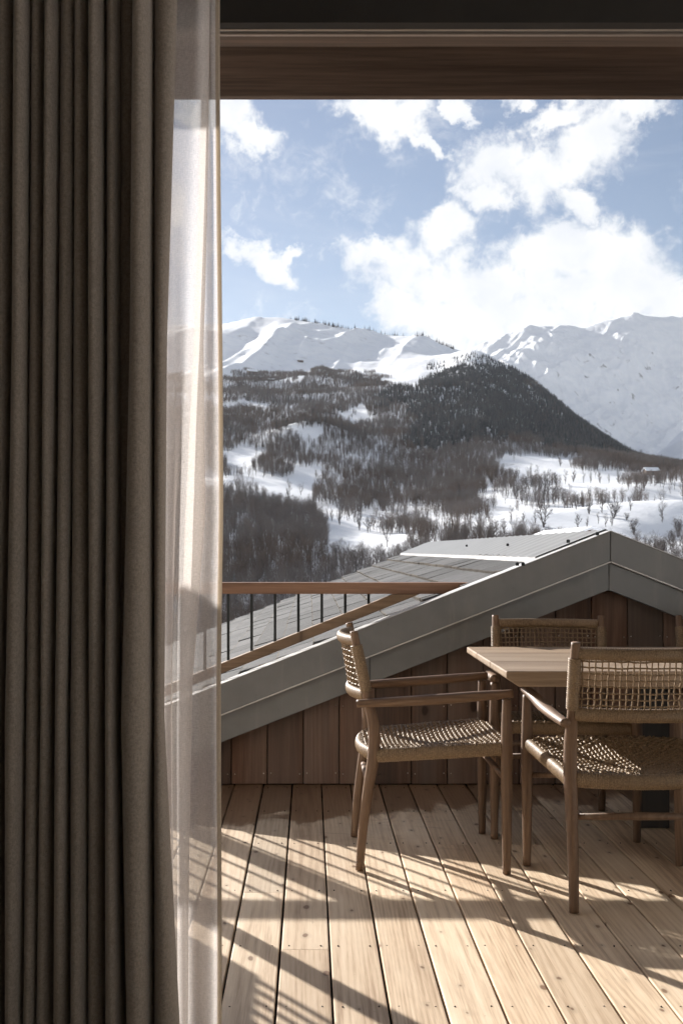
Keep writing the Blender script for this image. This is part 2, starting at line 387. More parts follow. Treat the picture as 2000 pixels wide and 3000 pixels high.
def m_sheer(name, tr, col):
    m = bpy.data.materials.new(name); m.use_nodes = True; t = m.node_tree; t.nodes.clear(); q = NT(t)
    tc = q.n('ShaderNodeTexCoord').outputs['Object']
    a = q.noise(q.mapping(tc, (1000, 1000, 90)), 1, 2, .6); c_ = q.noise(q.mapping(tc, (120, 120, 1100)), 1, 2, .6)
    n = q.smooth(q.math('ADD', q.math('MULTIPLY', a, .5), q.math('MULTIPLY', c_, .5)), .35, .65)
    trp = q.n('ShaderNodeBsdfTransparent'); trp.inputs[0].default_value = (1, .985, .96, 1)
    tl = q.n('ShaderNodeBsdfTranslucent'); tl.inputs[0].default_value = (*col, 1)
    df = q.n('ShaderNodeBsdfDiffuse'); df.inputs[0].default_value = (*col, 1)
    m1 = q.n('ShaderNodeMixShader'); m1.inputs[0].default_value = .58
    t.links.new(tl.outputs[0], m1.inputs[1]); t.links.new(df.outputs[0], m1.inputs[2])
    # thread shows denser where the cloth is seen at a slant
    lw = q.n('ShaderNodeLayerWeight'); lw.inputs[0].default_value = .35
    fac = q.math('ADD', q.math('MULTIPLY_ADD', q.math('SUBTRACT', n, .5), .22, 1-tr), q.math('MULTIPLY', lw.outputs['Facing'], .35), clamp=True)
    m2 = q.n('ShaderNodeMixShader'); q.put(m2.inputs[0], fac)
    t.links.new(trp.outputs[0], m2.inputs[1]); t.links.new(m1.outputs[0], m2.inputs[2])
    o = q.n('ShaderNodeOutputMaterial'); t.links.new(m2.outputs[0], o.inputs[0])
    return m
M['sheer'] = m_sheer('sheer_voile', .41, (.73, .69, .67))
M['hem'] = m_sheer('voile_hem', .10, (.62, .54, .44))
def m_snow(name, scrub=0.0, rock=False):
    m, q, b = new_mat(name)
    g = q.n('ShaderNodeNewGeometry'); p = g.outputs['Position']
    n = q.noise(p, .02, 6, .6)
    c = q.mix(q.smooth(n, .3, .7), (.80, .82, .86), (.88, .89, .91))
    if scrub:
        s1 = q.noise(p, .05, 6, .65); s2 = q.noise(p, .006, 4, .6)
        c = q.mix(q.math('MULTIPLY', q.smooth(q.math('ADD', q.math('MULTIPLY', s1, .6), q.math('MULTIPLY', s2, .4)), .55, .68), scrub), c, (.16, .135, .115))
    if rock:
        sp = q.n('ShaderNodeSeparateXYZ'); q.put(sp.inputs[0], g.outputs['Normal'])
        r = q.noise(q.mapping(p, (1, 1, .5)), .012, 9, .68, .6)
        steep = q.smooth(sp.outputs[2], .60, .82, .30, 0.0)
        k = q.smooth(q.math('ADD', r, steep), .86, .98)
        c = q.mix(q.math('MULTIPLY', k, .85), c, (.15, .14, .14))
    q.put(b.inputs['Base Color'], c); b.inputs['Roughness'].default_value = .7; b.inputs['Specular IOR Level'].default_value = .25
    h = q.noise(p, .03 if rock else .25, 8, .65)
    bump(q, b, h, .5, 14.0 if rock else 1.2)
    return m
M['snow'] = m_snow('valley_snow', .5)
M['snowhigh'] = m_snow('mountain_snow', 0, True)
def m_bark(name, a, bb):
    m, q, b = new_mat(name)
    oi = q.n('ShaderNodeObjectInfo').outputs['Random']
    p = q.n('ShaderNodeNewGeometry').outputs['Position']
    z = q.smooth(q.noise(p, .012, 3, .6), .38, .62)
    q.put(b.inputs['Base Color'], q.mix(q.math('MULTIPLY', z, .42), q.mix(oi, a, bb), (.21, .205, .21))); b.inputs['Roughness'].default_value = .9; b.inputs['Specular IOR Level'].default_value = .1
    return m
M['bark'] = m_bark('bare_bark', (.055, .045, .040), (.12, .10, .09))
M['twig'] = m_bark('bare_twigs', (.080, .058, .046), (.17, .132, .108))
def m_conifer():
    m, q, b = new_mat('frosted_needles')
    p = q.n('ShaderNodeNewGeometry').outputs['Position']; oi = q.n('ShaderNodeObjectInfo').outputs['Random']
    n = q.noise(p, .7, 4, .6)
    c = q.mix(q.math('MULTIPLY', oi, oi), (.016, .021, .024), (.11, .115, .115))
    c = q.mix(q.math('MULTIPLY', q.smooth(n, .50, .68), .55), c, (.36, .37, .39))
    q.put(b.inputs['Base Color'], c); b.inputs['Roughness'].default_value = .9; b.inputs['Specular IOR Level'].default_value = .1
    return m
M['needle'] = m_conifer()
M['roofsnow'] = plain('roof_snow', (.82, .84, .87), .7, 0, 2, .03, .1)
M['barn'] = plain('old_barn_timber', (.15, .11, .085), .85, 0, 1.2, .25, .1)
M['barnwarm'] = wood('warm_gable_timber', [(.16, .08, .045), (.24, .125, .07), (.30, .17, .10)], 'X', .7, .2)
M['leaf'] = plain('dry_leaf', (.22, .12, .05), .8, 0, 40, .2, .1)

# ------------------------------------------------------------------ terrain
class Sheet:
    """polar height sheet: columns of bearing (px), rows of distance"""
    def __init__(s, cols, rows, tab, px, Y, blur, relief):
        tab = np.array(tab, float)
        ci = np.array([np.interp(px, cols, r) for r in tab])              # rows x px
        ly = np.log(np.array(rows, float)); g = np.array([np.interp(np.log(Y), ly, ci[:, j]) for j in range(len(px))]).T
        k = np.exp(-0.5*(np.arange(-3*blur, 3*blur+1)/blur)**2); k /= k.sum()
        for ax in (0, 1):
            pad = [(0, 0), (0, 0)]; pad[ax] = (3*blur, 3*blur)
            gp = np.pad(g, pad, mode='edge')
            g = np.apply_along_axis(lambda a: np.convolve(a, k, mode='valid'), ax, gp)
        s.px, s.Y = px, Y
        PXg, Yg = np.meshgrid(px, Y)
        X = (PXg-VX)/F*Yg
        s.Z = CZ-(g-HY)/F*Yg + relief(X, Yg, g, PXg)
        s.X, s.Yg = X, Yg
    def z(s, px, Y):
        i = np.clip(np.searchsorted(s.px, px)-1, 0, len(s.px)-2); j = np.clip(np.searchsorted(s.Y, Y)-1, 0, len(s.Y)-2)
        a = (px-s.px[i])/(s.px[i+1]-s.px[i]); b = (Y-s.Y[j])/(s.Y[j+1]-s.Y[j])
        Z = s.Z
        return (Z[j, i]*(1-a)+Z[j, i+1]*a)*(1-b)+(Z[j+1, i]*(1-a)+Z[j+1, i+1]*a)*b
    def build(s, name, mat):
        nr, nc = s.Z.shape
        co = np.stack([s.X, s.Yg, s.Z], -1).reshape(-1, 3)
        j, i = np.meshgrid(np.arange(nr-1), np.arange(nc-1), indexing='ij')
        a = (j*nc+i).ravel(); q = np.stack([a, a+1, a+1+nc, a+nc], 1)
        me = bpy.data.meshes.new(name); me.vertices.add(len(co)); me.vertices.foreach_set('co', co.ravel())
        me.loops.add(q.size); me.loops.foreach_set('vertex_index', q.ravel())
        me.polygons.add(len(q)); me.polygons.foreach_set('loop_start', np.arange(len(q))*4)
        me.update(calc_edges=True); me.validate()
        me.polygons.foreach_set('use_smooth', np.ones(len(q), bool)); me.materials.append(mat)
        return tag(link(name, me), kind='structure')
def axis_px(a, b, lo, hi, n_in, n_out):
    return np.unique(np.concatenate([np.linspace(a, lo, n_out), np.linspace(lo, hi, n_in), np.linspace(hi, b, n_out)]))

cols = [-2600, 300, 645, 720, 830, 950, 1100, 1250, 1400, 1550, 1700, 1850, 2000, 2300, 4600]
rows = [14, 40, 120, 250, 400, 550, 700, 900, 1200, 1600, 2100, 2600, 3300, 4400, 5000]
tab = [[2700]*15, [2300]*15, [2359]*15, [2188]*15, [1985]*15,
  [1815,1815,1812,1810,1808,1800,1785,1765,1745,1730,1720,1715,1712,1715,1720],
  [1650,1655,1660,1662,1664,1665,1655,1635,1620,1612,1606,1603,1600,1600,1605],
  [1505,1512,1520,1525,1535,1545,1548,1530,1510,1495,1486,1480,1478,1480,1490],
  [1380,1392,1398,1398,1405,1418,1425,1420,1408,1396,1392,1394,1398,1405,1430],
  [1240,1262,1270,1265,1262,1262,1265,1268,1275,1302,1330,1354,1372,1390,1420],
  [1150,1158,1160,1158,1155,1150,1150,1132,1132,1190,1265,1348,1384,1400,1430],
  [1090,1092,1098,1096,1092,1088,1090,1058,1034,1112,1222,1325,1400,1420,1450],
  [1030,1022,1030,1026,1022,1024,1035,1025,1050,1120,1250,1360,1430,1450,1480],
  [950, 938, 934, 918, 918, 946, 972, 985,1030,1180,1290,1400,1470,1490,1520],
  [1010,1000,1000,985,985,1010,1030,1050,1120,1230,1330,1430,1500,1520,1550]]
def relief1(X, Y, g, P):
    r = fbm(X/130, Y/130, 3, 5)*np.interp(Y, [100, 500, 1500, 2600, 3600, 4300], [3, 8, 15, 18, 22, 10])
    r = r + fbm(X/420, Y/420, 12, 3)*np.interp(Y, [400, 1000, 2000, 3600, 4300], [4, 14, 30, 46, 16])
    up = np.clip((1150-g)/60, 0, 1)*np.clip((1450-P)/200, 0, 1)*np.interp(Y, [3600, 4300, 4600], [1, .35, .25])
    c = X-.16*Y+70*fbm(X/420, Y/900, 44, 2); l = Y
    r = r + up*(fbm(c/250, l/2600, 21, 2, True)*95 + fbm(c/95, l/1100, 31, 2, True)*16)
    # the knoll with the snow cap and two firs, and small terraces in the meadow
    kx, ky = (915-VX)/F*1560, 1560
    r = r + 22*np.exp(-(((X-kx)/62)**2+((Y-ky)/75)**2))
    r = r + np.clip((P-1380)/150, 0, 1)*np.clip((1300-Y)/200, 0, 1)*np.clip((Y-550)/200, 0, 1)*6*np.sin(Y/42+fbm(X/160, Y/160, 5, 3)*5)
    return r
hill = Sheet(cols, rows, tab, axis_px(-2600, 4600, 520, 2080, 420, 60), np.exp(np.linspace(math.log(14), math.log(5000), 520)), 5, relief1)
hill.build('hillside_terrain', M['snow'])

c2 = [700, 1250, 1380, 1440, 1490, 1540, 1620, 1700, 1760, 1850, 1900, 1950, 2000, 2200, 2600, 5200]
crest = [1150, 1075, 1030, 1000, 985, 958, 955, 968, 946, 926, 930, 938, 938, 950, 930, 1000]
rows2 = [4300, 5000, 5650, 6300, 7000]
tab2 = [[1500]*16, [1420]*16, [c*.55+1420*.45 for c in crest], crest, [c+90 for c in crest]]
def relief2(X, Y, g, P):
    c = X*.76-Y*.65+160*fbm(X/800, Y/800, 4, 3); l = X*.65+Y*.76
    e = np.clip((Y-4400)/400, 0, 1)*np.clip((6500-Y)/700, 0.22, 1)
    return e*(fbm(c/560, l/1900, 61, 5, True)*300 + fbm((X*.9+Y*.4)/330, (Y*.9-X*.4)/900, 71, 4, True)*165 + fbm(X/120, Y/240, 81, 4, True)*46)
Sheet(c2, rows2, tab2, axis_px(700, 5200, 1250, 2100, 420, 60), np.linspace(4300, 7000, 360), 4, relief2).build('far_mountain', M['snowhigh'])
c3 = [1700, 1860, 1900, 1940, 2000, 2100, 2300, 5200]
cr3 = [1470, 1400, 1352, 1312, 1252, 1170, 1060, 900]
rows3 = [2150, 2450, 2800, 3200]
tab3 = [[1480, 1450, 1440, 1435, 1430, 1430, 1430, 1430], [c*.4+1430*.6 for c in cr3], cr3, [c+80 for c in cr3]]
def relief3(X, Y, g, P):
    return fbm((X*.9+Y*.3)/140, (Y*.9-X*.3)/420, 91, 4, True)*26*np.clip((Y-2200)/200, 0, 1)
Sheet(c3, rows3, tab3, axis_px(1700, 5200, 1820, 2100, 160, 40), np.linspace(2150, 3200, 160), 3, relief3).build('snow_spur', M['snowhigh'])
# gorge floor between the hill and the far mountain
g0 = MB(); g0.add([(-9000, 4700, -200), (16000, 4700, -200), (16000, 2300, -160), (3000, 2300, -160), (-9000, 4400, -200)], [(0, 1, 2, 3, 4)])
tag(link('valley_ground', g0.mesh('valley_ground', M['snow'])), kind='structure')
g1 = MB(); g1.box(-3000, 3000, -2500, 17, -14, -4.6); tag(link('ground', g1.mesh('ground', M['snow'])), kind='structure')

def hit(px, py):             # distance at which the hill first reaches an image height
    Y = hill.Y[hill.Y > 330]; z = hill.z(np.full(len(Y), float(px)), Y)
    v = HY-(z-CZ)/Y*F
    k = np.argmax(v <= py)
    return float(Y[k])

# ------------------------------------------------------------------ trees
def bare_tree(seed, stems=1, fat=1.0, more=0, low=.20):
    """unit-height leafless tree: (trunk MB, crown MB)"""
    r = random.Random(seed); tr, cr = MB(), MB()
    def side(d, tilt):
        e = d.orthogonal().normalized(); e.rotate(Matrix.Rotation(r.uniform(0, 6.28), 3, d))
        n = d*math.cos(tilt)+e*math.sin(tilt); n.z += .18; return n.normalized()
    def branch(p, d, ln, ra, lv):
        mid = p+d*ln*.5+Vector((r.uniform(-1, 1), r.uniform(-1, 1), r.uniform(0, .6)))*ln*.08; q = p+d*ln+Vector((0, 0, ln*.12))
        cr.tube([p, mid, q], [ra, ra*.75, ra*.4], 3, cap=False)
        if lv == 0: return
        for i in range((0, 4, 5)[lv]):
            t = r.uniform(.25, 1.0); o = p+(q-p)*t
            branch(o, side(d, r.uniform(.4, .9)), ln*r.uniform(.38, .6)*(1.15-.4*t), ra*.55, lv-1)
    for s_ in range(stems):
        a = r.uniform(0, 6.28); H = 1.0 if s_ == 0 else r.uniform(.7, .92); lean = (.03 if stems == 1 else .17)
        pts = []; x = math.cos(a)*.012*(stems > 1); y = math.sin(a)*.012*(stems > 1)
        for k in range(7):
            t = k/6; pts.append(Vector((x+math.cos(a)*lean*t**1.2*H+r.uniform(-.008, .008), y+math.sin(a)*lean*t**1.2*H+r.uniform(-.008, .008), -.03+t*H)))
        tr.tube(pts, [.015*fat**.5*(1-.9*k/6)*(1 if stems == 1 else .8) for k in range(7)], 5, cap=False)
        nb = (17 if stems == 1 else 12)+more
        for b in range(nb):
            t = low+(.96-low)*(b+r.random())/nb; k = min(int(t*6), 5); o = pts[k]+(pts[k+1]-pts[k])*(t*6-k)
            ln = (.30*max(0.0, math.sin(math.pi*min(1, max(0, t-.04)/.97)))**.8+.05)*r.uniform(.7, 1.2)
            branch(o, side(Vector((0, 0, 1)), r.uniform(.55, 1.0)), ln*.75, .0062*fat*(1.15-t), 2)
    return tr, cr
def conifer(seed):
    r = random.Random(seed); tr, cr = MB(), MB()
    tr.tube([(0, 0, -.03), (0, 0, .5), (0, 0, .98)], [.014, .01, .002], 5)
    n = 15
    for i in range(n):
        t = i/(n-1); z = .10+.86*t; R = (.165*(1-t)**.8+.012)*r.uniform(.8, 1.18); k = 9 if t < .6 else 6
        a0 = r.uniform(0, 6)
        for j in range(k):
            a = a0+2*math.pi*j/k+r.uniform(-.2, .2); rr = R*r.uniform(.7, 1.15); w = .42
            tip = (math.cos(a)*rr, math.sin(a)*rr, z-rr*.42)
            b0 = (math.cos(a-w)*rr*.55, math.sin(a-w)*rr*.55, z-rr*.10); b1 = (math.cos(a+w)*rr*.55, math.sin(a+w)*rr*.55, z-rr*.10)
            cr.add([(0, 0, z+.035), b0, tip, b1], [(0, 1, 2), (0, 2, 3)])
    return tr, cr
VAR = []
for i in range(5):
    tr, cr = bare_tree(100+i, stems=(1, 1, 2, 1, 3)[i])
    VAR.append((tr.mesh('tree_trunk', M['bark']), cr.mesh('tree_crown', M['twig'])))
LONE = []
for i in range(5):
    tr, cr = bare_tree(150+i, stems=(1, 1, 2, 2, 3)[i], fat=1.5, more=10, low=.07)
    LONE.append((tr.mesh('lone_trunk', M['bark']), cr.mesh('lone_crown', M['bark'])))
CON = []
for i in range(3):
    tr, cr = conifer(200+i); CON.append((tr.mesh('fir_trunk', M['bark']), cr.mesh('fir_crown', M['needle'])))
def joined(pair, name):
    bm = bmesh.new()
    for k, me in enumerate(pair):
        n0 = len(bm.faces); bm.from_mesh(me); bm.faces.ensure_lookup_table()
        for f in bm.faces[n0:]: f.material_index = k
    me = bpy.data.meshes.new(name); bm.to_mesh(me); bm.free()
    for p in pair: me.materials.append(p.materials[0])
    return me
def source(name, meshes):
    col = bpy.data.collections.new(name)
    for i, me in enumerate(meshes):
        col.objects.link(bpy.data.objects.new(f'{name}_{i:02d}', me))
    return col
def scatter(name, pts, scl, rot, idx, col, label, cat):
    me = bpy.data.meshes.new(name); me.vertices.add(len(pts)); me.vertices.foreach_set('co', np.asarray(pts, np.float32).ravel())
    for nm, tp, dat in (('sc', 'FLOAT_VECTOR', scl), ('rot', 'FLOAT_VECTOR', rot), ('vi', 'INT', idx)):
        at = me.attributes.new(nm, tp, 'POINT')
        at.data.foreach_set('value' if tp == 'INT' else 'vector', np.asarray(dat, np.int32 if tp == 'INT' else np.float32).ravel())
    o = link(name, me)
    ng = bpy.data.node_groups.new(name, 'GeometryNodeTree')
    ng.interface.new_socket('Geometry', in_out='INPUT', socket_type='NodeSocketGeometry')
    ng.interface.new_socket('Geometry', in_out='OUTPUT', socket_type='NodeSocketGeometry')
    L = ng.links; N = ng.nodes
    gi = N.new('NodeGroupInput'); go = N.new('NodeGroupOutput'); ip = N.new('GeometryNodeInstanceOnPoints'); ci = N.new('GeometryNodeCollectionInfo')
    ci.inputs['Collection'].default_value = col; ci.inputs['Separate Children'].default_value = True; ci.inputs['Reset Children'].default_value = True
    def attr(nm, tp):
        a = N.new('GeometryNodeInputNamedAttribute'); a.data_type = tp; a.inputs['Name'].default_value = nm
        return next(x for x in a.outputs if x.enabled and x.name == 'Attribute')
    L.new(gi.outputs[0], ip.inputs['Points']); L.new(ci.outputs[0], ip.inputs['Instance'])
    ip.inputs['Pick Instance'].default_value = True
    L.new(attr('vi', 'INT'), ip.inputs['Instance Index']); L.new(attr('rot', 'FLOAT_VECTOR'), ip.inputs['Rotation']); L.new(attr('sc', 'FLOAT_VECTOR'), ip.inputs['Scale'])
    L.new(ip.outputs[0], go.inputs[0])
    md = o.modifiers.new('scatter', 'NODES'); md.node_group = ng
    return tag(o, label, cat, kind='stuff')
def inside(poly, x, y):
    x = np.asarray(x); y = np.asarray(y); r = np.zeros(x.shape, bool); n = len(poly)
    for i in range(n):
        x0, y0 = poly[i]; x1, y1 = poly[(i+1) % n]
        if y0 == y1: continue
        c = ((y0 > y) != (y1 > y)) & (x < (x1-x0)*(y-y0)/(y1-y0)+x0); r ^= c
    return r
A = lambda pts: [(640+x/2.24, 900+y/2.24) for x, y in pts]
B = lambda pts: [(1300+x/2.24, 900+y/2.24) for x, y in pts]
clear = [A([(-200,1120),(280,1110),(450,1090),(560,1060),(660,1090),(640,1180),(600,1270),(780,1275),(800,1380),(880,1400),(900,1480),(1080,1490),(1250,1520),(1240,1640),(1000,1650),(680,1610),(660,1430),(600,1300),(430,1290),(300,1265),(250,1190),(-200,1250)]),
  A([(470,850),(540,775),(640,765),(690,800),(670,860),(600,880)]), A([(40,990),(120,950),(240,970),(250,1040),(180,1110),(60,1100)]),
  A([(650,690),(780,690),(980,660),(1050,750),(900,800),(830,740)]), A([(-100,610),(150,630),(330,655),(300,690),(-100,660)]),
  A([(960,1290),(1010,1290),(1020,1400),(960,1400)]),
  B([(360,1030),(440,985),(620,980),(830,1000),(1000,1060),(1240,1095),(1150,1160),(750,1165),(700,1115),(520,1130),(370,1095)]),
  B([(750,1165),(1140,1160),(1150,1300),(1060,1300),(950,1290),(830,1260),(760,1230)]),
  B([(200,1290),(300,1150),(380,1210),(420,1260),(580,1290),(700,1310),(830,1320),(1000,1370),(1160,1400),(1440,1480),(1480,1640),(1100,1560),(640,1560),(340,1440),(310,1340)]),
  B([(1130,1180),(1150,1300),(1250,1400),(1250,1300)])]
conz = [B([(-60,390),(430,430),(850,600),(1190,870),(1300,1000),(830,960),(560,870),(330,900),(130,900),(-60,830)]),
        A([(1010,590),(1140,545),(1320,520),(1450,400),(1568,380),(1568,900),(1400,1010),(1230,900),(1290,730),(1100,640)])]
tl_x = [-2600, 300, 640, 750, 855, 907, 916, 935, 960, 1000, 1085, 1145, 1155, 1220, 1255, 1290, 1330, 1400, 1460, 1500, 1550]
tl_y = [1110, 1105, 1105, 1096, 1105, 1110, 1070, 1047, 1066, 1080, 1102, 1125, 1142, 1137, 1115, 1100, 1085, 1070, 1078, 1088, 900]
rng = np.random.default_rng(5)
N0 = 165000
Yr = np.sqrt(rng.uniform(330**2, 2700**2, N0)); pxr = np.where(rng.random(N0) < .8, rng.uniform(-250, 2200, N0), rng.uniform(-900, 3100, N0))
zr = hill.z(pxr, Yr); pyr = HY-(zr-CZ)/Yr*F; Xr = (pxr-VX)/F*Yr
jx = pxr+fbm(Xr/30, Yr/90, 7, 4)*90; jy = pyr+fbm(Xr/30, Yr/90, 9, 4)*70
tl = np.interp(pxr, tl_x, tl_y); ok = (jy > tl) | ((pxr > 1250) & (pyr > tl-75) & (rng.random(N0) < .10+.9*np.clip(fbm(Xr/60, Yr/120, 77, 3), 0, 1)))
for c in clear: ok &= ~(inside(c, jx, jy) & (rng.random(N0) > .012))
ok &= ~(inside(B([(290, 1150), (760, 1110), (800, 1340), (560, 1300), (400, 1270)]), pxr, pyr) & (rng.random(N0) > .30))
ok &= ~(inside(B([(1000, 1080), (1700, 1120), (1700, 1700), (1300, 1560), (1050, 1420)]), pxr, pyr) & (rng.random(N0) > .50))
coni = np.zeros(N0, bool)
for c in conz: coni |= inside(c, jx, jy)
clump = fbm(Xr/34, Yr/120, 15, 4)
dens = np.where(coni, .72+1.2*clump, .86+1.9*clump)
dens = np.where((~coni) & (pxr > 1580) & (pyr > 1390), .24+1.9*clump, dens)
dens = np.where((~coni) & (pxr > 880) & (pxr < 1500) & (pyr > 1480), .42+1.9*clump, dens)
dens = np.where((pxr < 960) & (pyr > 1500) & (pyr < 1760), 1.0, dens)
dens = np.where((pyr > 1610) & (pxr > 900), .62, dens)
ok &= rng.random(N0) < dens
mixc = (~coni) & (rng.random(N0) < np.where((pyr < 1290), .05, .008)) & ok
top = ok & (pyr < 1120) & (pxr > 1240)
coni = (coni & (rng.random(N0) < .86)) | mixc | top
d_ = np.where(ok & ~coni)[0]; c_ = np.where(ok & coni)[0]
def place(ix, lo, hi, nv, name, col, label, cat, wide):
    n = len(ix); h = rng.uniform(lo, hi, n)*np.interp(pyr[ix], [1050, 1250, 1700], [.62, .85, 1.0])
    sc = np.stack([h*rng.uniform(*wide, n)]*2+[h], 1)
    rot = np.stack([rng.uniform(-.05, .05, n), rng.uniform(-.05, .05, n), rng.uniform(0, 6.28, n)], 1)
    scatter(name, np.stack([Xr[ix], Yr[ix], zr[ix]-.2], 1), sc, rot, rng.integers(0, nv, n), col, label, cat)
srcb = source('bare_tree_source', [joined(v, 'bare_tree') for v in VAR]); srcc = source('fir_source', [joined(v, 'fir') for v in CON])
place(d_, 10, 16, 5, 'bare_woodland', srcb, 'leafless grey brown woodland covering the hillside across the valley', 'woodland', (.8, 1.2))
place(c_, 9, 19, 3, 'conifer_forest', srcc, 'dark frosted conifer forest on the ridge below the far mountain', 'forest', (.9, 1.5))
# shrubs along the crest of the left snow mountain
n = 170; px = rng.uniform(850, 1330, n); keep = rng.random(n) < np.interp(px, [850, 900, 990, 1010, 1200, 1330], [.5, 1, 1, .3, .35, .8]); px = px[keep]
Yc = np.array([hill.Y[np.argmax(np.where(hill.Y > 2500, (hill.z(np.full(len(hill.Y), p), hill.Y)-CZ)/hill.Y, -9))] for p in px]) - rng.uniform(0, 60, len(px))
zc = hill.z(px, Yc); n = len(px); h = rng.uniform(10, 22, n)
scatter('crest_shrubs', np.stack([(px-VX)/F*Yc, Yc, zc-1], 1), np.stack([h*1.3, h*1.3, h], 1), np.stack([np.zeros(n)]*2+[rng.uniform(0, 6, n)], 1),
        rng.integers(0, 3, n), srcc, 'thin line of dark shrubs along the crest of the snowy mountain', 'shrubs')

def lone(kind, px, py, hpx, label, var, wide=1.0):
    Y = hit(px, py); z = float(hill.z(np.array([float(px)]), np.array([Y]))[0]); h = hpx/F*Y
    o = empty('bare_tree' if kind == 'b' else 'fir_tree', ((px-VX)/F*Y, Y, z-.15), RND.uniform(0, 6.28))
    h *= RND.uniform(.95, 1.25); vw = RND.uniform(.75, 1.1); o.scale = (h*wide*vw, h*wide*vw, h)
    pr = LONE[var] if kind == 'b' else CON[var]
    link('trunk', pr[0], o); link('crown', pr[1], o)
    tag(o, label, 'tree', 'bare trees standing singly on the snow' if kind == 'b' else 'single firs on the snow')
lone_trees = [  # kind, base x, base y (photo), height px, variant, width, label
 ('b', 1641, 1369, 30, 2, 1.2, 'small bare tree alone on the upper snowy meadow'),
 ('b', 1653, 1491, 54, 0, 1.0, 'upright bare tree beside the grove at mid meadow'),
 ('b', 1686, 1498, 44, 2, 1.0, 'slim bare tree second right of the meadow grove'),
 ('b', 1724, 1507, 36, 4, 1.5, 'rounded bare bush tree at the meadow centre'),
 ('b', 1762, 1512, 56, 0, 1.1, 'tall bare tree behind the round bush trees'),
 ('b', 1796, 1523, 48, 4, 1.5, 'wide rounded bare tree right of the meadow centre'),
 ('b', 1592, 1552, 78, 2, 1.2, 'large bare tree above the pale metal roof ridge'),
 ('b', 1496, 1530, 36, 1, 1.2, 'small bare tree at the left of the lower meadow'),
 ('b', 1530, 1534, 34, 3, 1.1, 'small thin bare tree second on the lower meadow'),
 ('b', 1566, 1543, 42, 1, .9, 'thin pale bare tree left of the large one'),
 ('b', 1691, 1554, 44, 2, 1.0, 'bare tree just above the brown gable peak'),
 ('b', 1717, 1553, 36, 3, .9, 'small bare tree above the brown gable, to its right'),
 ('b', 1751, 1540, 34, 1, .9, 'slim bare tree below the round bush trees'),
 ('b', 1773, 1552, 38, 0, 1.0, 'bare tree just left of the grey roof apex'),
 ('b', 1791, 1552, 32, 3, 1.0, 'bare tree directly above the grey roof apex'),
 ('b', 1856, 1567, 46, 4, 1.3, 'spreading bare tree right of the roof apex'),
 ('b', 1845, 1503, 46, 1, 1.0, 'reddish bare tree at the edge of the right hand copse'),
 ('b', 1834, 1530, 22, 4, 1.6, 'low bare bush right of the wide rounded tree'),
 ('b', 1481, 1458, 72, 0, .9, 'tall bare tree at the left edge of the open meadow'),
 ('b', 1512, 1463, 34, 4, 1.4, 'low bushy tree right of the tall meadow edge tree'),
 ('b', 1541, 1432, 34, 1, 1.0, 'bare tree at the left end of the meadow grove'),
 ('b', 1568, 1472, 72, 0, 1.0, 'tall dark bare tree in the left of the meadow grove'),
 ('b', 1590, 1460, 64, 3, 1.1, 'bare tree in the middle of the meadow grove'),
 ('b', 1619, 1476, 80, 0, 1.0, 'tallest bare tree at the right end of the meadow grove'),
 ('b', 1604, 1462, 66, 1, 1.0, 'bare tree between the middle and tallest of the grove'),
 ('b', 1628, 1427, 42, 2, 1.1, 'bare tree behind the right end of the grove'),
 ('b', 1655, 1419, 40, 1, 1.1, 'leftmost bare tree of the thin hedge row'),
 ('b', 1677, 1416, 38, 3, 1.1, 'second bare tree of the thin hedge row'),
 ('b', 1708, 1417, 32, 1, 1.0, 'third bare tree of the thin hedge row'),
 ('b', 1729, 1418, 36, 0, .8, 'slender fourth tree of the thin hedge row'),
 ('b', 1757, 1418, 34, 3, .8, 'slender fifth tree of the thin hedge row'),
 ('b', 1782, 1416, 26, 1, 1.1, 'small sixth tree of the thin hedge row'),
 ('b', 1809, 1414, 32, 0, .9, 'bare tree at the right end of the hedge row'),
 ('b', 1965, 1620, 70, 2, 1.1, 'tall bare tree behind the right roof slope'),
 ('b', 1938, 1540, 60, 0, 1.0, 'bare tree on the snow above the right roof slope'),
 ('b', 1985, 1575, 60, 4, 1.1, 'bushy bare tree at the right edge of the picture'),
 ('b', 944, 1531, 45, 0, .8, 'slim bare tree on the central snow strip, leftmost of three'),
 ('b', 959, 1531, 38, 1, .7, 'slim bare tree on the central snow strip, middle of three'),
 ('b', 973, 1530, 42, 3, .8, 'slim bare tree on the central snow strip, rightmost of three'),
 ('b', 995, 1543, 64, 0, .8, 'taller bare tree by the right side of the central snow strip'),
 ('b', 845, 1473, 42, 2, 1.0, 'single bare tree on the left snow meadow'),
 ('b', 1053, 1556, 56, 4, 1.0, 'bushy bare tree at the top of the central snowfield'),
 ('b', 1077, 1564, 50, 2, 1.1, 'spreading bare tree beside the bushy one on the central snowfield'),
 ('b', 1133, 1606, 80, 0, .9, 'tall bare tree standing low in the central snowfield'),
 ('f', 1930, 1383, 34, 0, 1.5, 'dark fir tree beside the snow roofed barn'),
 ('f', 932, 1243, 26, 1, 1.5, 'smaller dark fir at the left on the snow capped knoll'),
 ('f', 954, 1243, 34, 2, 1.6, 'larger dark fir on the snow capped knoll'),
 ('f', 970, 1242, 18, 0, 1.6, 'smallest fir on the snow capped knoll'),
 ('f', 1416, 1298, 30, 1, 1.3, 'dark lone fir among bare trees below the conifer ridge'),
]
for t in lone_trees: lone(t[0], t[1], t[2], t[3], t[6], t[4], t[5])

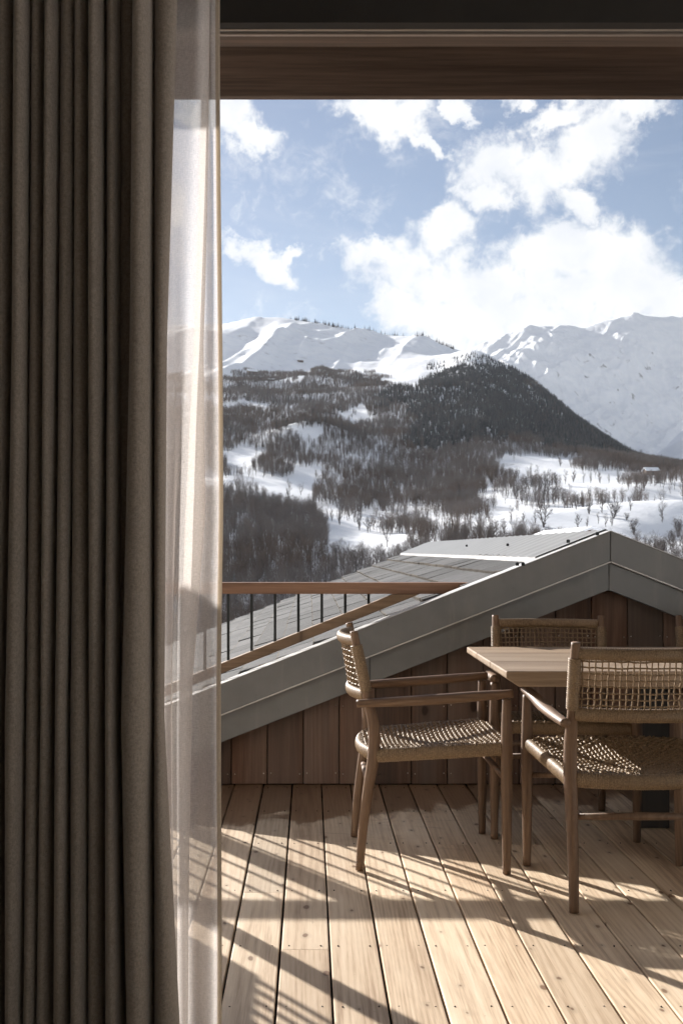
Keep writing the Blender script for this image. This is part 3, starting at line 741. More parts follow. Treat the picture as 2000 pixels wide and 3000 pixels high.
# ------------------------------------------------------------------ far buildings
def barn(px, py, wpx, hpx, label, rz=.2, snow=True):
    Y = hit(px, py)-6; z = float(hill.z(np.array([float(px)]), np.array([Y]))[0]); w = wpx/F*Y; h = hpx/F*Y
    o = empty('barn', ((px-VX)/F*Y, Y, z-.4), rz); tag(o, label, 'barn')
    d = w*.62; b = MB(); b.box(-w/2, w/2, -d/2, d/2, 0, h*.62)
    b.add([(-w/2, -d/2, h*.62), (-w/2, d/2, h*.62), (-w/2, 0, h*.98)], [(0, 1, 2)]); b.add([(w/2, -d/2, h*.62), (w/2, d/2, h*.62), (w/2, 0, h*.98)], [(0, 1, 2)])
    link('wall', b.mesh('barn_wall', M['barn']), o)
    r = MB(); e = .09*w; t = .06*h
    for s in (-1, 1):
        y0, z0 = s*(d/2+e), h*.62-e*.5
        r.add([(-w/2-e, 0, h), (w/2+e, 0, h), (w/2+e, y0, z0), (-w/2-e, y0, z0), (-w/2-e, 0, h+t), (w/2+e, 0, h+t), (w/2+e, y0, z0+t), (-w/2-e, y0, z0+t)],
              [(0, 1, 2, 3), (4, 5, 6, 7), (0, 1, 5, 4), (2, 3, 7, 6), (0, 3, 7, 4), (1, 2, 6, 5)])
    link('roof', r.mesh('barn_roof', M['roofsnow']), o)
    dr = MB(); dr.box(-w*.06, w*.1, -d/2-.05*d, -d/2+.01, 0, h*.42)
    link('door', dr.mesh('barn_door', M['darkleg']), o)
barn(1905, 1392, 38, 22, 'snow roofed timber barn beside the dark fir', .15)
barn(1841, 1406, 16, 9, 'tiny snow covered hut at the end of the hedge row', .3)
barn(738, 1100, 26, 18, 'small chalet at the tree line of the left mountain', .4)
barn(795, 1120, 16, 9, 'low snowy shed in the trees under the left mountain', .1)
barn(880, 1064, 16, 9, 'tiny dark cabin high on the left snow slope', .2)
# nearer chalet whose gable tip shows over the metal ridge
Yh = 46.0
hp = PX(1722, 1543, Yh)
o = empty('chalet', (hp.x, Yh, hp.z-5.2)); tag(o, 'brown timber chalet whose snowy gable tip shows over the metal ridge', 'house')
hw = MB(); hw.prism([(-4.5, 0), (4.5, 0), (4.5, 3.4), (0, 5.05), (-4.5, 3.4)], 0, 8); link('wall', hw.mesh('chalet_wall', M['barnwarm']), o)
for s in (-1, 1):
    hr = MB(); hr.prism([(0, 5.10), (s*5.2, 3.19), (s*5.2, 3.29), (0, 5.20)], -.7, 8.7); link('roof', hr.mesh('chalet_roof', M['roofsnow']), o)

# ------------------------------------------------------------------ gable building beside the terrace
YF, YW = 5.30, 5.45                      # verge flashing and plank wall
SL = 0.394                               # roof pitch
AX, AZr = (1787-VX)/F*YF, CZ-(1556-HY)/F*YF
YE = 13.4                                # far verge
ga = empty('gable_building', (AX, YW, 0)); tag(ga, 'low timber gable building with zinc verge and grey shingle roof beside the terrace', 'building')
def gz(x): return AZr-SL*abs(x-AX)
def part(name, mb, mat, **k): return link(name, mb.mesh(name, M[mat] if isinstance(mat, str) else mat, **k), ga, (-AX, -YW, 0))
XL, XR = -2.35, 5.3
# planks of the gable wall, each cut to the verge
px0 = (677.8-VX)/F*YW; pw = 105.3/F*YW
k = math.floor((XL+.2-px0)/pw)
while px0+k*pw < XR-.3:
    a, b = px0+k*pw+.0022, px0+(k+1)*pw-.0022
    za, zb = gz(a)-.18, gz(b)-.18
    if max(za, zb) > .06:
        poly = [(a, .004), (b, .004), (b, max(zb, .02)), (a, max(za, .02))]
        if a < AX < b: poly = [(a, .004), (b, .004), (b, zb), (AX, gz(AX)-.18), (a, za)]
        mb = MB(); dy = RND.uniform(-.0015, .0015); mb.prism([(x-(a+b)/2, z) for x, z in poly], YW+dy, YW+.022+dy)
        ob = link('plank', mb.mesh('plank', M['wallplank'], bevel=.0025, seg=1), ga, (-AX+(a+b)/2, -YW, 0))
    k += 1
bk = MB(); hb = (AZr-.2)/SL; bk.prism([(AX-hb-.5, -.2), (AX+hb+.5, -.2), (AX, AZr-.2)], YW+.03, YE-.3); part('wall_core', bk, 'black')
sc = MB()
for kk in range(-16, 30):
    for dx in (.018, pw-.018):
        x = px0+kk*pw+dx
        for zz in (.055, .395, .74):
            if zz < gz(x)-.30: sc.tube([(x, YW-.0035, zz+RND.uniform(-.006, .006)), (x, YW+.004, zz)], .0032, 6)
ob = part('screws', sc, 'screw'); ob['kind'] = 'stuff'
# verge boards: upper proud, lower set back, a drip lip between them
for s in (-1, 1):
    xe = XL if s < 0 else XR
    def vb(name, d0, d1, y0, y1, mat, bev=.003):
        mb = MB(); g = .0012*s
        mb.prism([(AX+g, AZr-d0), (xe, gz(xe)-d0), (xe, gz(xe)-d1), (AX+g, AZr-d1)], y0, y1); return part(name, mb, mat, bevel=bev, seg=2)
    if s < 0:                # the lower board has a joint behind the near chair
        vb('verge_board', 0.0, .146, YF, YF+.09, 'fascia')
    else: vb('verge_board', 0.0, .146, YF, YF+.09, 'fascia')
    vb('drip_lip', .1462, .1525, YF-.009, YF+.05, 'flash', .001)
    xj = (1084-VX)/F*YF
    if s < 0:
        for x0, x1 in ((AX, xj+.0012), (xj-.0012, xe)):
            mb = MB(); mb.prism([(x0, gz(x0)-.153), (x1, gz(x1)-.153), (x1+.0, gz(x1)-.287), (x0, gz(x0)-.287)], YF+.030, YF+.088); part('lower_verge_board', mb, 'fascia', bevel=.002, seg=1)
    else: vb('lower_verge_board', .153, .287, YF+.030, YF+.088, 'fascia')
    mb = MB(); mb.prism([(AX+.001*s, AZr+.003), (xe, gz(xe)+.003), (xe, gz(xe)+.0005), (AX+.001*s, AZr+.0005)], YF-.003, YF+.135)
    part('verge_flashing', mb, 'flash')
    mb = MB(); mb.prism([(AX, AZr-.045), (xe, gz(xe)-.045), (xe, gz(xe)-.10), (AX, AZr-.10)], YF+.10, YE); part('roof_deck', mb, 'black')
    mb = MB(); mb.prism([(AX, AZr+.0), (xe, gz(xe)+.0), (xe, gz(xe)-.14), (AX, AZr-.14)], YE+.001, YE+.03); part('verge_board', mb, 'fascia')
# shingles: courses run parallel with the ridge
def tile_mesh(seed):
    r = random.Random(seed); n = 9; v = []; f = []
    th = .020
    for i in range(n):
        y = i/(n-1); e = .3+r.uniform(-.004, .004); z = r.uniform(-.0015, .0015)
        for x, zz in ((0, 0), (e, z)): v.append((x, y, zz+th))
        for x, zz in ((0, 0), (e-.004, z)): v.append((x, y, zz))
    for i in range(n-1):
        a = i*4; b = a+4
        f += [(a, a+1, b+1, b), (a+2, b+2, b+3, a+3), (a+1, a+3, b+3, b+1), (a, b, b+2, a+2)]
    f += [(0, 2, 3, 1), ((n-1)*4, (n-1)*4+1, (n-1)*4+3, (n-1)*4+2)]
    mb = MB(); mb.add(v, f); return mb.mesh('shingle', M['tile'])
TM = [tile_mesh(i) for i in range(6)]
ang = math.atan(SL); L1 = math.hypot(1, SL)
def shingles(s, xs):
    r = random.Random(31+s)
    for ci, x_low in enumerate(xs):
        y = YF+.13-r.uniform(0, .25)
        while y < YE-.02:
            w = r.uniform(.26, .62) if ci < 6 else r.uniform(.34, .70)
            y0 = max(y, YF+.128); y1 = min(y+w, YE-.003)
            if y1-y0 > .04:
                o = link('shingle', r.choice(TM), ga)
                x_top = x_low-s*(.3/L1)
                lift = r.uniform(0, .008)
                z_top, z_low = gz(x_top)-.045+.001, gz(x_low)-.045+.023+lift
                dx, dz = (x_low-x_top), z_low-z_top
                o.location = (x_top-AX, y0-YW+.002, z_top)
                o.rotation_euler = (0, -math.atan2(dz, abs(dx)) if s > 0 else math.atan2(dz, abs(dx)), 0)
                o.scale = (s*math.hypot(dx, dz)/.3, y1-y0-.008, 1)
                if s < 0:   # mirrored: local x runs down the left slope
                    o.rotation_euler = (0, math.atan2(dz, -dx) if False else -(math.pi-math.atan2(dz, dx)) if False else 0, 0)
                    o.matrix_basis = Matrix.Translation(o.location) @ Matrix.Rotation(-math.atan2(dz, dx), 4, 'Y') @ Matrix.Diagonal((math.hypot(dx, dz)/.3, y1-y0-.012, -1, 1))
            y += w
xs_l = [.944-.1845*k for k in range(0, 18)]
shingles(-1, [x for x in [1.128]+xs_l if x > XL+.02])
# right slope: one sheet of the same covering, out of sight from the terrace
mb = MB()
for k in range(18):
    xa = AX+.30+.1845*k; xb = xa+.22
    if xb < XR: mb.prism([(xa, gz(xa)-.043), (xb, gz(xb)-.018), (xb, gz(xb)-.038), (xa, gz(xa)-.0445)], YF+.13, YE-.003)
ob = part('shingle_courses', mb, 'tile'); ob['kind'] = 'stuff'
# ribbed metal ridge cap
for s in (-1, 1):
    v = []; f = []; n = 150
    for i in range(n):
        y = YF+.095+(YE+.02-YF-.095)*i/(n-1); h = .005*(1 if i % 4 == 0 else 0)
        for t, dz in ((0.0, .005), (.17, .005), (.345, .004), (.352, -.016)):
            x = AX+s*t; v.append((x, y, gz(x)+dz+h*(1 if dz > 0 else 0)+.002))
    for i in range(n-1):
        for j in range(3): f.append((i*4+j, i*4+j+1, i*4+j+5, i*4+j+4))
    mb = MB(); mb.add(v, f); part('ridge_cap', mb, 'ridge', smooth=False)
rv = MB()
for px, py in ((1366, 1600), (1486, 1598), (1663, 1588), (1748, 1566), (1514, 1655), (1531, 1655)):
    # studs on the cap and flashing
    zc = None
    for Y in np.linspace(YF, YE, 900):
        p = PX(px, py, Y)
        if p.x < AX and p.z <= gz(p.x)+.022: zc = p; break
    if zc is not None: rv.tube([zc+Vector((0, 0, -.004)), zc+Vector((0, 0, .010)), zc+Vector((0, 0, .013))], [.009, .009, .004], 8)
ob = part('roof_studs', rv, 'baluster'); ob['kind'] = 'stuff'
lf = MB(); p = PX(777, 1939, 5.46); p.z = gz(p.x)-.012
lf.add([p+Vector((-.035, -.008, .006)), p+Vector((0, -.014, .016)), p+Vector((.032, .0, .012)), p+Vector((0, .016, .008)), p+Vector((-.035, -.008, .003)), p+Vector((0, -.014, .013)), p+Vector((.032, 0, .009)), p+Vector((0, .016, .005))],
       [(0,1,2,3),(4,5,6,7),(0,1,5,4),(1,2,6,5),(2,3,7,6),(3,0,4,7)])
tag(link('dry_leaf', lf.mesh('dry_leaf', M['leaf'])), 'curled brown dry leaf lying on the shingles above the verge', 'leaf')

# ------------------------------------------------------------------ railing over the verge
YR = 5.57
def RX(px): return (px-VX)/F*YR
def RZ(py): return CZ-(py-HY)/F*YR
ra = empty('terrace_railing', (RX(645), YR, 0)); tag(ra, 'timber railing with dark steel balusters above the grey verge', 'railing')
def rpart(name, mb, mat, **k): return link(name, mb.mesh(name, M[mat], **k), ra, (-RX(645), -YR, 0))
zt, zb = RZ(1706), RZ(1739)
XRL = -3.6
mb = MB(); mb.prism([(XRL, zb), (RX(1322), zb), (RX(1382), zt), (XRL, zt)], YR-.045, YR+.045); rpart('handrail', mb, 'rail', bevel=.004)
XP = -1.22                                           # newel post where the raking rail starts
zr = lambda px: 1943-(px-645)*.404                  # top edge of the raking rail in the photo
zx = lambda x: RZ(zr(VX+x/YR*F))
xe = RX(1150)
mb = MB(); mb.prism([(XP+.045, zx(XP+.045)), (xe, zb-.002), (RX(1150)+.135, zb-.002), (XP+.045, zx(XP+.045)-.053)], YR-.03, YR+.03); rpart('raking_rail', mb, 'raillow', bevel=.003)
x = RX(669)-.119*20
while x < RX(1110):
    if abs(x-XP) > .06:
        bot = zx(x)-.01 if x > XP else .11
        if bot < zb-.02:
            mb = MB(); mb.box(-.0068, .0068, -.0068, .0068, bot, zb+.004); link('baluster', mb.mesh('baluster', M['baluster'], bevel=.001, seg=1), ra, (x-RX(645), 0, 0))
    x += .119
mb = MB(); mb.box(XP-.045, XP+.045, YR-.044, YR+.044, 0, zb-.001); rpart('newel_post', mb, 'rail', bevel=.004)
mb = MB(); mb.box(XRL, XP-.046, YR-.03, YR+.03, .07, .12); rpart('bottom_rail', mb, 'raillow', bevel=.003)

# ------------------------------------------------------------------ deck
dk = empty('terrace_deck'); tag(dk, kind='structure')
pitch = .1443; xj0 = (941.3-VX)/F*YW; Y0D, Y1D = 2.66, YW+.012
scr = MB()
for k in range(-26, 32):
    a = xj0+k*pitch+.0033+.0008*math.sin(k*2.7); b = xj0+(k+1)*pitch-.0033+.0008*math.sin(k*4.1)
    cuts = [Y0D, Y1D]
    rj = random.Random(k*3+900)
    if k == -2: cuts = [Y0D, 3.735, Y1D]
    elif k == 1: cuts = [Y0D, 3.70, Y1D]
    elif k == 3: cuts = [Y0D, 4.34, Y1D]
    elif rj.random() < .4: cuts = [Y0D, rj.choice([3.20, 4.34, 4.88]), Y1D]
    for y0, y1 in zip(cuts[:-1], cuts[1:]):
        L = y1-y0-.0012; w = b-a
        mb = MB(); dz = RND.uniform(-.0012, .0012)
        mb.box(-w/2, w/2, 0, L, -.027, 0)
        link('deck_board', mb.mesh('deck_board', M['deck'], bevel=.0035, seg=2), dk, ((a+b)/2, y0+.0006, dz))
    for yy in (2.80, 3.23, 3.755, 4.36, 4.90, 5.38):
        for dx in (.022, pitch-.029):
            scr.tube([(a+dx+RND.uniform(-.003, .003), yy+RND.uniform(-.008, .008), -.004), (a+dx, yy, .0012)], .0026, 6)
ob = link('deck_screws', scr.mesh('deck_screws', M['screwdark']), dk); ob['kind'] = 'stuff'
mb = MB(); mb.box(-4.2, 4.7, Y0D+.01, YW+.0285, -.2, -.075); link('joist_underlay', mb.mesh('joist_underlay', M['black']), dk)

# ------------------------------------------------------------------ armchairs
def spline(pts, n):
    """Catmull-Rom through pts (tuples of any length)"""
    P = np.array(pts, float); out = []
    m = len(P)-1
    for i in range(n):
        t = i/(n-1)*m; k = min(int(t), m-1); u = t-k
        p0, p1, p2, p3 = P[max(k-1, 0)], P[k], P[k+1], P[min(k+2, m)]
        out.append(.5*((2*p1)+(-p0+p2)*u+(2*p0-5*p1+4*p2-p3)*u*u+(-p0+3*p1-3*p2+p3)*u**3))
    return np.array(out)
def wrapped(mb, pts, ra_, rz_, cord=.0072, sides=12, up=(0, 0, 1), seed=1):
    """rail bound with cord: one bulge per turn"""
    P = np.array(pts, float); seg = np.linalg.norm(np.diff(P, axis=0), axis=1); L = seg.sum(); cum = np.concatenate([[0], np.cumsum(seg)])
    n = max(4, int(L/cord)); r = random.Random(seed)
    s = []; q = []
    for i in range(n):
        j = r.uniform(-.0005, .0005)
        for f_, d in ((0, -.0014), (.3, .0009+j), (.7, .0009+j)): s.append((i+f_)/n*L); q.append(d)
    s.append(L); q.append(-.0009)
    pp = np.stack([np.interp(s, cum, P[:, k]) for k in range(3)], 1)
    mb.tube(pp, [ra_+d for d in q], sides, [rz_+d for d in q], up)
BW, FW, DP = .235, .282, .528
def seat_z(x): return .440+(x-.05)/.46*.032
def half(x): return BW+(FW-BW)*x/DP
def make_chair_meshes():
    out = []
    leg_back = [(0, 0, .0155), (.012, .15, .0175), (.032, .30, .020), (.051, .42, .0225), (.052, .52, .0215), (.037, .595, .019), (.026, .64, .0165), (.006, .74, .016), (-.011, .82, .0155), (-.021, .872, .0145)]
    for s in (-1, 1):
        c = spline(leg_back, 40); mb = MB()
        mb.tube([(x, s*BW, z) for x, z, r in c], [r for *_, r in c], 12); out.append(('back_leg', mb.mesh('back_leg', M['teak'], smooth=True)))
        c = spline([(DP, 0, .0145), (DP, .2, .0185), (DP, .40, .0215), (DP, .53, .0195), (DP, .632, .0155)], 24); mb = MB()
        mb.tube([(x, s*FW, z) for x, z, r in c], [r for *_, r in c], 12); out.append(('front_leg', mb.mesh('front_leg', M['teak'], smooth=True)))
        c = spline([(-.012, BW+.030, .612, .0155), (.10, BW+.038, .618, .0185), (.26, half(.26)+.022, .628, .0205), (.42, half(.42)+.006, .640, .020), (.55, FW+.002, .650, .0165)], 26); mb = MB()
        mb.tube([(x, s*y, z) for x, y, z, r in c], [r*1.05 for *_, r in c], 12, [r*.92 for *_, r in c]); out.append(('armrest', mb.mesh('armrest', M['teakx'], smooth=True)))
        mb = MB(); wrapped(mb, [(.024, s*BW, .652), (.006, s*BW, .74), (-.0115, s*BW, .822)], .0205, .0215, up=(1, 0, 0), seed=3); out.append(('bound_post', mb.mesh('bound_post', M['cord'], smooth=True)))
        mb = MB(); wrapped(mb, [(.062, s*half(.06), seat_z(.062)-.022), (.51, s*half(.51)*.985, seat_z(.51)-.022)], .0165, .0255, seed=5); out.append(('seat_rail', mb.mesh('seat_rail', M['cord'], smooth=True)))
        for (x, y, r, of) in ((0, BW, .0125, 'back_leg'), (DP, FW, .0115, 'front_leg')):
            mb = MB(); mb.tube([(x, s*y, -.0), (x, s*y, .006)], r, 10); me = mb.mesh('glide', M['rubber']); me['of'] = of; out.append(('glide', me))
    def bow(x0, z, depth, half_w, n=21):
        return [(x0-depth*(1-(2*i/(n-1)-1)**2), half_w*(2*i/(n-1)-1), z) for i in range(n)]
    for nm, x0, z, d, hw, a, b in (('top_rail', -.014, .836, .048, BW-.012, .0150, .0205), ('lower_back_rail', .020, .637, .048, BW-.010, .0160, .0225), ):
        mb = MB(); wrapped(mb, bow(x0, z, d, hw), a, b, seed=7); out.append((nm, mb.mesh(nm, M['cord'], smooth=True)))
    mb = MB(); wrapped(mb, bow(.052, seat_z(.05)-.022, .042, BW-.016), .016, .0255, seed=8); out.append(('seat_rail', mb.mesh('seat_rail', M['cord'], smooth=True)))
    mb = MB(); wrapped(mb, bow(DP-.012, seat_z(.51)-.022, -.020, FW-.016), .016, .0255, seed=9); out.append(('seat_rail', mb.mesh('seat_rail', M['cord'], smooth=True)))
    mb = MB(); mb.tube([(DP, -FW, .335), (DP, 0, .337), (DP, FW, .335)], [.0105, .0135, .0105], 10); out.append(('stretcher', mb.mesh('stretcher', M['teak'], smooth=True)))
    mb = MB(); mb.tube([(.036, -BW, .30), (.036, 0, .302), (.036, BW, .30)], [.0105, .0135, .0105], 10); out.append(('stretcher', mb.mesh('stretcher', M['teak'], smooth=True)))
    # open lattice of the back
    mb = MB(); r = random.Random(4); nv, nh = 23, 8
    def bx(y, z):
        t = (z-.637)/(.836-.637); x0 = .020+(-.014-.020)*t
        return x0-.048*(1-(y/(BW-.01))**2)
    ys = [-(BW-.025)+2*(BW-.025)*i/(nv-1) for i in range(nv)]; zs = [.668+(.812-.668)*i/(nh-1) for i in range(nh)]
    jit = [[(r.uniform(-.0022, .0022), r.uniform(-.0016, .0016)) for _ in zs] for _ in ys]
    for i, y in enumerate(ys):
        pts = [(bx(y, .64), y, .64)]
        for j, z in enumerate(zs): pts.append((bx(y, z)+.0022*(1 if (i+j) % 2 else -1), y+jit[i][j][0], z+jit[i][j][1]))
        pts.append((bx(y, .834), y, .834)); mb.tube(pts, .0029, 5)
    for j, z in enumerate(zs):
        pts = [(bx(-BW, z)+.004, -BW, z)]
        for i, y in enumerate(ys): pts.append((bx(y, z)-.0022*(1 if (i+j) % 2 else -1), y+jit[i][j][0], z+jit[i][j][1]))
        pts.append((bx(BW, z)+.004, BW, z)); mb.tube(pts, .0029, 5)
    out.append(('back_lattice', mb.mesh('back_lattice', M['cord'], smooth=True)))
    # seat weave, sagging a little in the middle
    mb = MB(); st = .0178; x0, x1 = .012, .540
    def sz(x, y):
        u = (x-.28)/.25; v = y/half(x)
        return seat_z(x)+.001-.026*max(0, 1-u*u)*max(0, 1-v*v)
    nx = int((x1-x0)/st); ny = int(2*.275/st)
    for i in range(nx+1):
        x = x0+st*i; hw = half(x)-.004 if x > .045 else (BW-.016)*math.sqrt(max(.02, 1-((.052-x)/.042)))
        if x > DP-.012: hw = (FW-.02)*math.sqrt(max(.02, 1-((x-DP+.012)/.022)))
        pts = []; n = max(2, int(2*hw/st))
        for j in range(n+1):
            y = -hw+2*hw*j/n; jj = round((y+.275)/st)
            pts.append((x+r.uniform(-.0008, .0008), y, sz(x, y)+.0040*(1 if (i+jj) % 2 else -1)))
        mb.tube(pts, .0043, 6, .0036)
    for j in range(ny+1):
        y = -.275+st*j
        if abs(y) > half(.51)-.012: continue
        xs_ = x0 if abs(y) < .10 else .052-.042*(1-(y/BW)**2) if abs(y) < BW-.016 else max(.06, (abs(y)-BW)/(FW-BW)*DP+.02)
        xe_ = DP-.012+.020*(1-(y/FW)**2)
        if xe_-xs_ < .03: continue
        n = max(2, int((xe_-xs_)/st)); pts = []
        for i in range(n+1):
            x = xs_+(xe_-xs_)*i/n; ii = round((x-x0)/st)
            pts.append((x, y+r.uniform(-.0008, .0008), sz(x, y)-.0040*(1 if (ii+j) % 2 else -1)))
        mb.tube(pts, .0043, 6, .0036)
    out.append(('woven_seat', mb.mesh('woven_seat', M['cord'], smooth=True)))
    return out
CH = make_chair_meshes()
def chair(x, y, rz, label):
    o = empty('armchair', (x, y, .0022), rz); tag(o, label, 'chair', 'woven teak armchairs round the table')
    last = {}
    for nm, me in CH:
        if nm == 'glide': link(nm, me, last[me['of']]); continue
        last[nm] = link(nm, me, o)
    return o
chair(.182, 4.225, 0, 'teak armchair with woven cord seat, side-on at the left end of the table')
chair(1.086, 3.52, math.pi/2, 'nearest teak armchair, its open woven back turned to the viewer')
chair(1.075, 4.925, -math.pi/2-.09, 'teak armchair behind the table facing the viewer, left of two')
chair(1.905, 4.93, -math.pi/2, 'armchair behind the table cut off by the right edge of the picture')

# ------------------------------------------------------------------ table
TX, TY0, TY1, TZ = .6946, 3.865, 4.84, .742
tb = empty('dining_table', (1.9, 4.35, 0)); tag(tb, 'pale weathered teak dining table of three wide planks', 'table')
yy = [TY0, 4.208, 4.553, TY1]
for i in range(3):
    mb = MB(); a, b = yy[i]+(.003 if i else 0), yy[i+1]-(.003 if i < 2 else 0)
    x0, x1 = TX, 3.05
    # ends undercut
    v = [(x0, a, TZ), (x1, a, TZ), (x1, b, TZ), (x0, b, TZ), (x0, a, TZ-.024), (x1, a, TZ-.024), (x1, b, TZ-.024), (x0, b, TZ-.024)]
    ia, ib = (a+.0, b) if True else (a, b)
    v += [(x0+.045, ia, TZ-.056), (x1-.045, ia, TZ-.056), (x1-.045, ib, TZ-.056), (x0+.045, ib, TZ-.056)]
    mb.add([(p[0]-1.9, p[1]-4.35, p[2]) for p in v], [(0,1,2,3),(0,4,5,1),(1,5,6,2),(2,6,7,3),(3,7,4,0),(4,8,9,5),(5,9,10,6),(6,10,11,7),(7,11,8,4),(11,10,9,8)])
    link('plank', mb.mesh('table_plank', M['tabletop'], bevel=.005), tb)
for lx in (1.39, 2.32):
    for ly in (4.06, 4.588):
        mb = MB(); mb.box(lx-1.9, lx+.12-1.9, ly-4.35, ly+.10-4.35, .002, TZ-.057); link('leg', mb.mesh('table_leg', M['darkleg'], bevel=.004), tb)
    mb = MB(); mb.box(lx-1.9+.02, lx+.10-1.9, 4.162-4.35, 4.586-4.35, TZ-.13, TZ-.057); link('crossbar', mb.mesh('crossbar', M['darkleg'], bevel=.003), tb)

# ------------------------------------------------------------------ things on the terrace beyond the left edge: a corner post and a slatted screen
def sundir(px, py):           # ground point of the photo and the run of its shadow back towards the sun
    Y = CZ*F/(py-HY); return Vector(((px-VX)/F*Y, Y, 0))
hs = Vector((SUN.x, SUN.y, 0)).normalized()
p0 = sundir(700, 2745)
pc = p0+hs*1.15
o = empty('corner_post', (pc.x, pc.y, 0), 0); tag(o, 'square timber post at the left end of the terrace', 'post')
mb = MB(); mb.box(-.03, .03, -.03, .03, .001, 2.56); link('shaft', mb.mesh('shaft', M['beam'], bevel=.004), o)
mb = MB(); mb.box(-.05, .05, -.05, .05, .001, .03); link('base_plate', mb.mesh('base_plate', M['baluster'], bevel=.002), o)
scn = empty('slatted_screen', (-1.25, 3.70, 0)); tag(scn, 'unseen timber screen with upright slats left of the terrace, upper boards added to shade the sheer', 'screen')
def sboard(z0, z1):
    mb = MB(); mb.box(-.011, .011, 0, .83, z0, z1-.0006); link('board', mb.mesh('board', M['raillow'], bevel=.002, seg=1), scn)
for i in range(5): sboard(.015+i*.146, .015+(i+1)*.146)
for i in range(5): sboard(1.06+i*.138, 1.06+(i+1)*.138)  # upper boards, out of view, added to shade the lower part of the sheer
for i in range(13):
    mb = MB(); mb.box(-.007, .007, -.009, .009, .7455, 1.0595); link('slat', mb.mesh('slat', M['raillow'], bevel=.002, seg=1), scn, (0, .02+i*.0655, 0))

# ------------------------------------------------------------------ room round the camera
def slab(name, b, mat):
    mb = MB(); mb.box(*b); return tag(link(name, mb.mesh(name, M[mat])), kind='structure')
slab('floor', (-2.4, 2.6, -4.6, 2.60, -.12, -.002), 'oak')
slab('ceiling', (-2.4, 2.6, -4.6, 2.44, 2.72, 2.85), 'plaster')
slab('wall_back', (-2.55, 2.75, -4.75, -4.6, -.12, 2.85), 'plaster')
slab('wall_left', (-2.55, -2.4, -4.6, 2.44, -.12, 2.85), 'plaster')
slab('wall_right_sill', (2.6, 2.75, -4.6, 2.44, -.12, .10), 'plaster')       # wide opening to the right of the viewer, added to light the drape
slab('wall_right_head', (2.6, 2.75, -4.6, 2.44, 2.60, 2.85), 'plaster')
slab('wall_right', (2.6, 2.75, -4.6, -2.9, .10, 2.60), 'plaster')
slab('wall_front', (-2.55, -.78, 2.44, 2.62, -.12, 2.85), 'plaster')
slab('wall_front_pier', (2.45, 2.75, 2.44, 2.62, -.12, 2.85), 'plaster')
slab('lintel', (-.78, 2.45, 2.445, 2.475, 2.351, 2.85), 'black')
ft = empty('door_track', (1.7, 2.5, 2.35)); tag(ft, 'pale metal sliding door track under the dark lintel', 'door track')
for nm, y0, y1, z0, z1, mt in (('lip', 2.4755, 2.4835, 2.3495, 2.40, 'alu'), ('channel', 2.4845, 2.512, 2.362, 2.40, 'fascia'), ('lip', 2.513, 2.5225, 2.356, 2.40, 'alu')):
    mb = MB(); mb.box(-.78-1.7, 2.45-1.7, y0-2.5, y1-2.5, z0-2.35, z1-2.35); link(nm, mb.mesh(nm, M[mt], bevel=.0025, seg=2), ft)
slab('door_head', (-.78, 2.45, 2.56, 2.62, 2.378, 2.85), 'beam')
bmz = CZ-(282-HY)/F*3.2
tb2 = MB(); tb2.box(-3.0, 3.3, 0, .028, 0, .30)
tag(link('eave_beam', tb2.mesh('eave_beam', M['beam'], bevel=.005), None, (1.7, 3.2, bmz)), 'dark brown timber eave board across the top of the view', 'beam')
slab('eave_soffit', (-3.0, 5.0, 2.625, 3.5, bmz+.302, bmz+.34), 'beam')
slab('threshold', (-.78, 2.45, 2.605, 2.655, -.12, .004), 'alu')

wg = empty('sky_blocking_wing', (4.6, 6.2, 0)); tag(wg, 'unseen dark timber wing added to block sky light from the right of the terrace', 'building')
mb = MB(); mb.box(-1.25, 1.25, -2.6, 2.6, -3, 4.6); link('wall', mb.mesh('wing_wall', M['black']), wg)  # out-of-view block added to darken the right half of the terrace
for i in range(26):
    mb = MB(); mb.box(-.02, 0, 0, .196, -3, 4.6); link('plank', mb.mesh('wing_plank', M['darkleg'], bevel=.003, seg=1), wg, (-1.2505, -2.6+i*.2, 0))
mb = MB(); mb.prism([(-1.26, 4.61), (0, 5.1), (1.26, 4.61), (1.26, 4.75), (0, 5.24), (-1.26, 4.75)], -2.6, 2.6); link('roof', mb.mesh('wing_roof', M['roofsnow']), wg)

hu = empty('house_storey', (0, -1, 2.86)); tag(hu, 'unseen dark timber upper storey and eaves added over the viewer to cut sky fill', 'building')
mb = MB(); mb.box(-8, 9, -3.7, 3.62, 0, 3.4); link('wall', mb.mesh('storey_wall', M['storey']), hu)  # out-of-view mass added to hold back sky fill on deck and gable
mb = MB(); mb.box(-8.6, 9.6, -4.4, 4.75, 3.401, 3.65); link('roof', mb.mesh('storey_roof', M['storey']), hu)
slab('wall_facade', (-8, -2.551, 2.44, 2.62, -4.6, 2.85), 'storey')
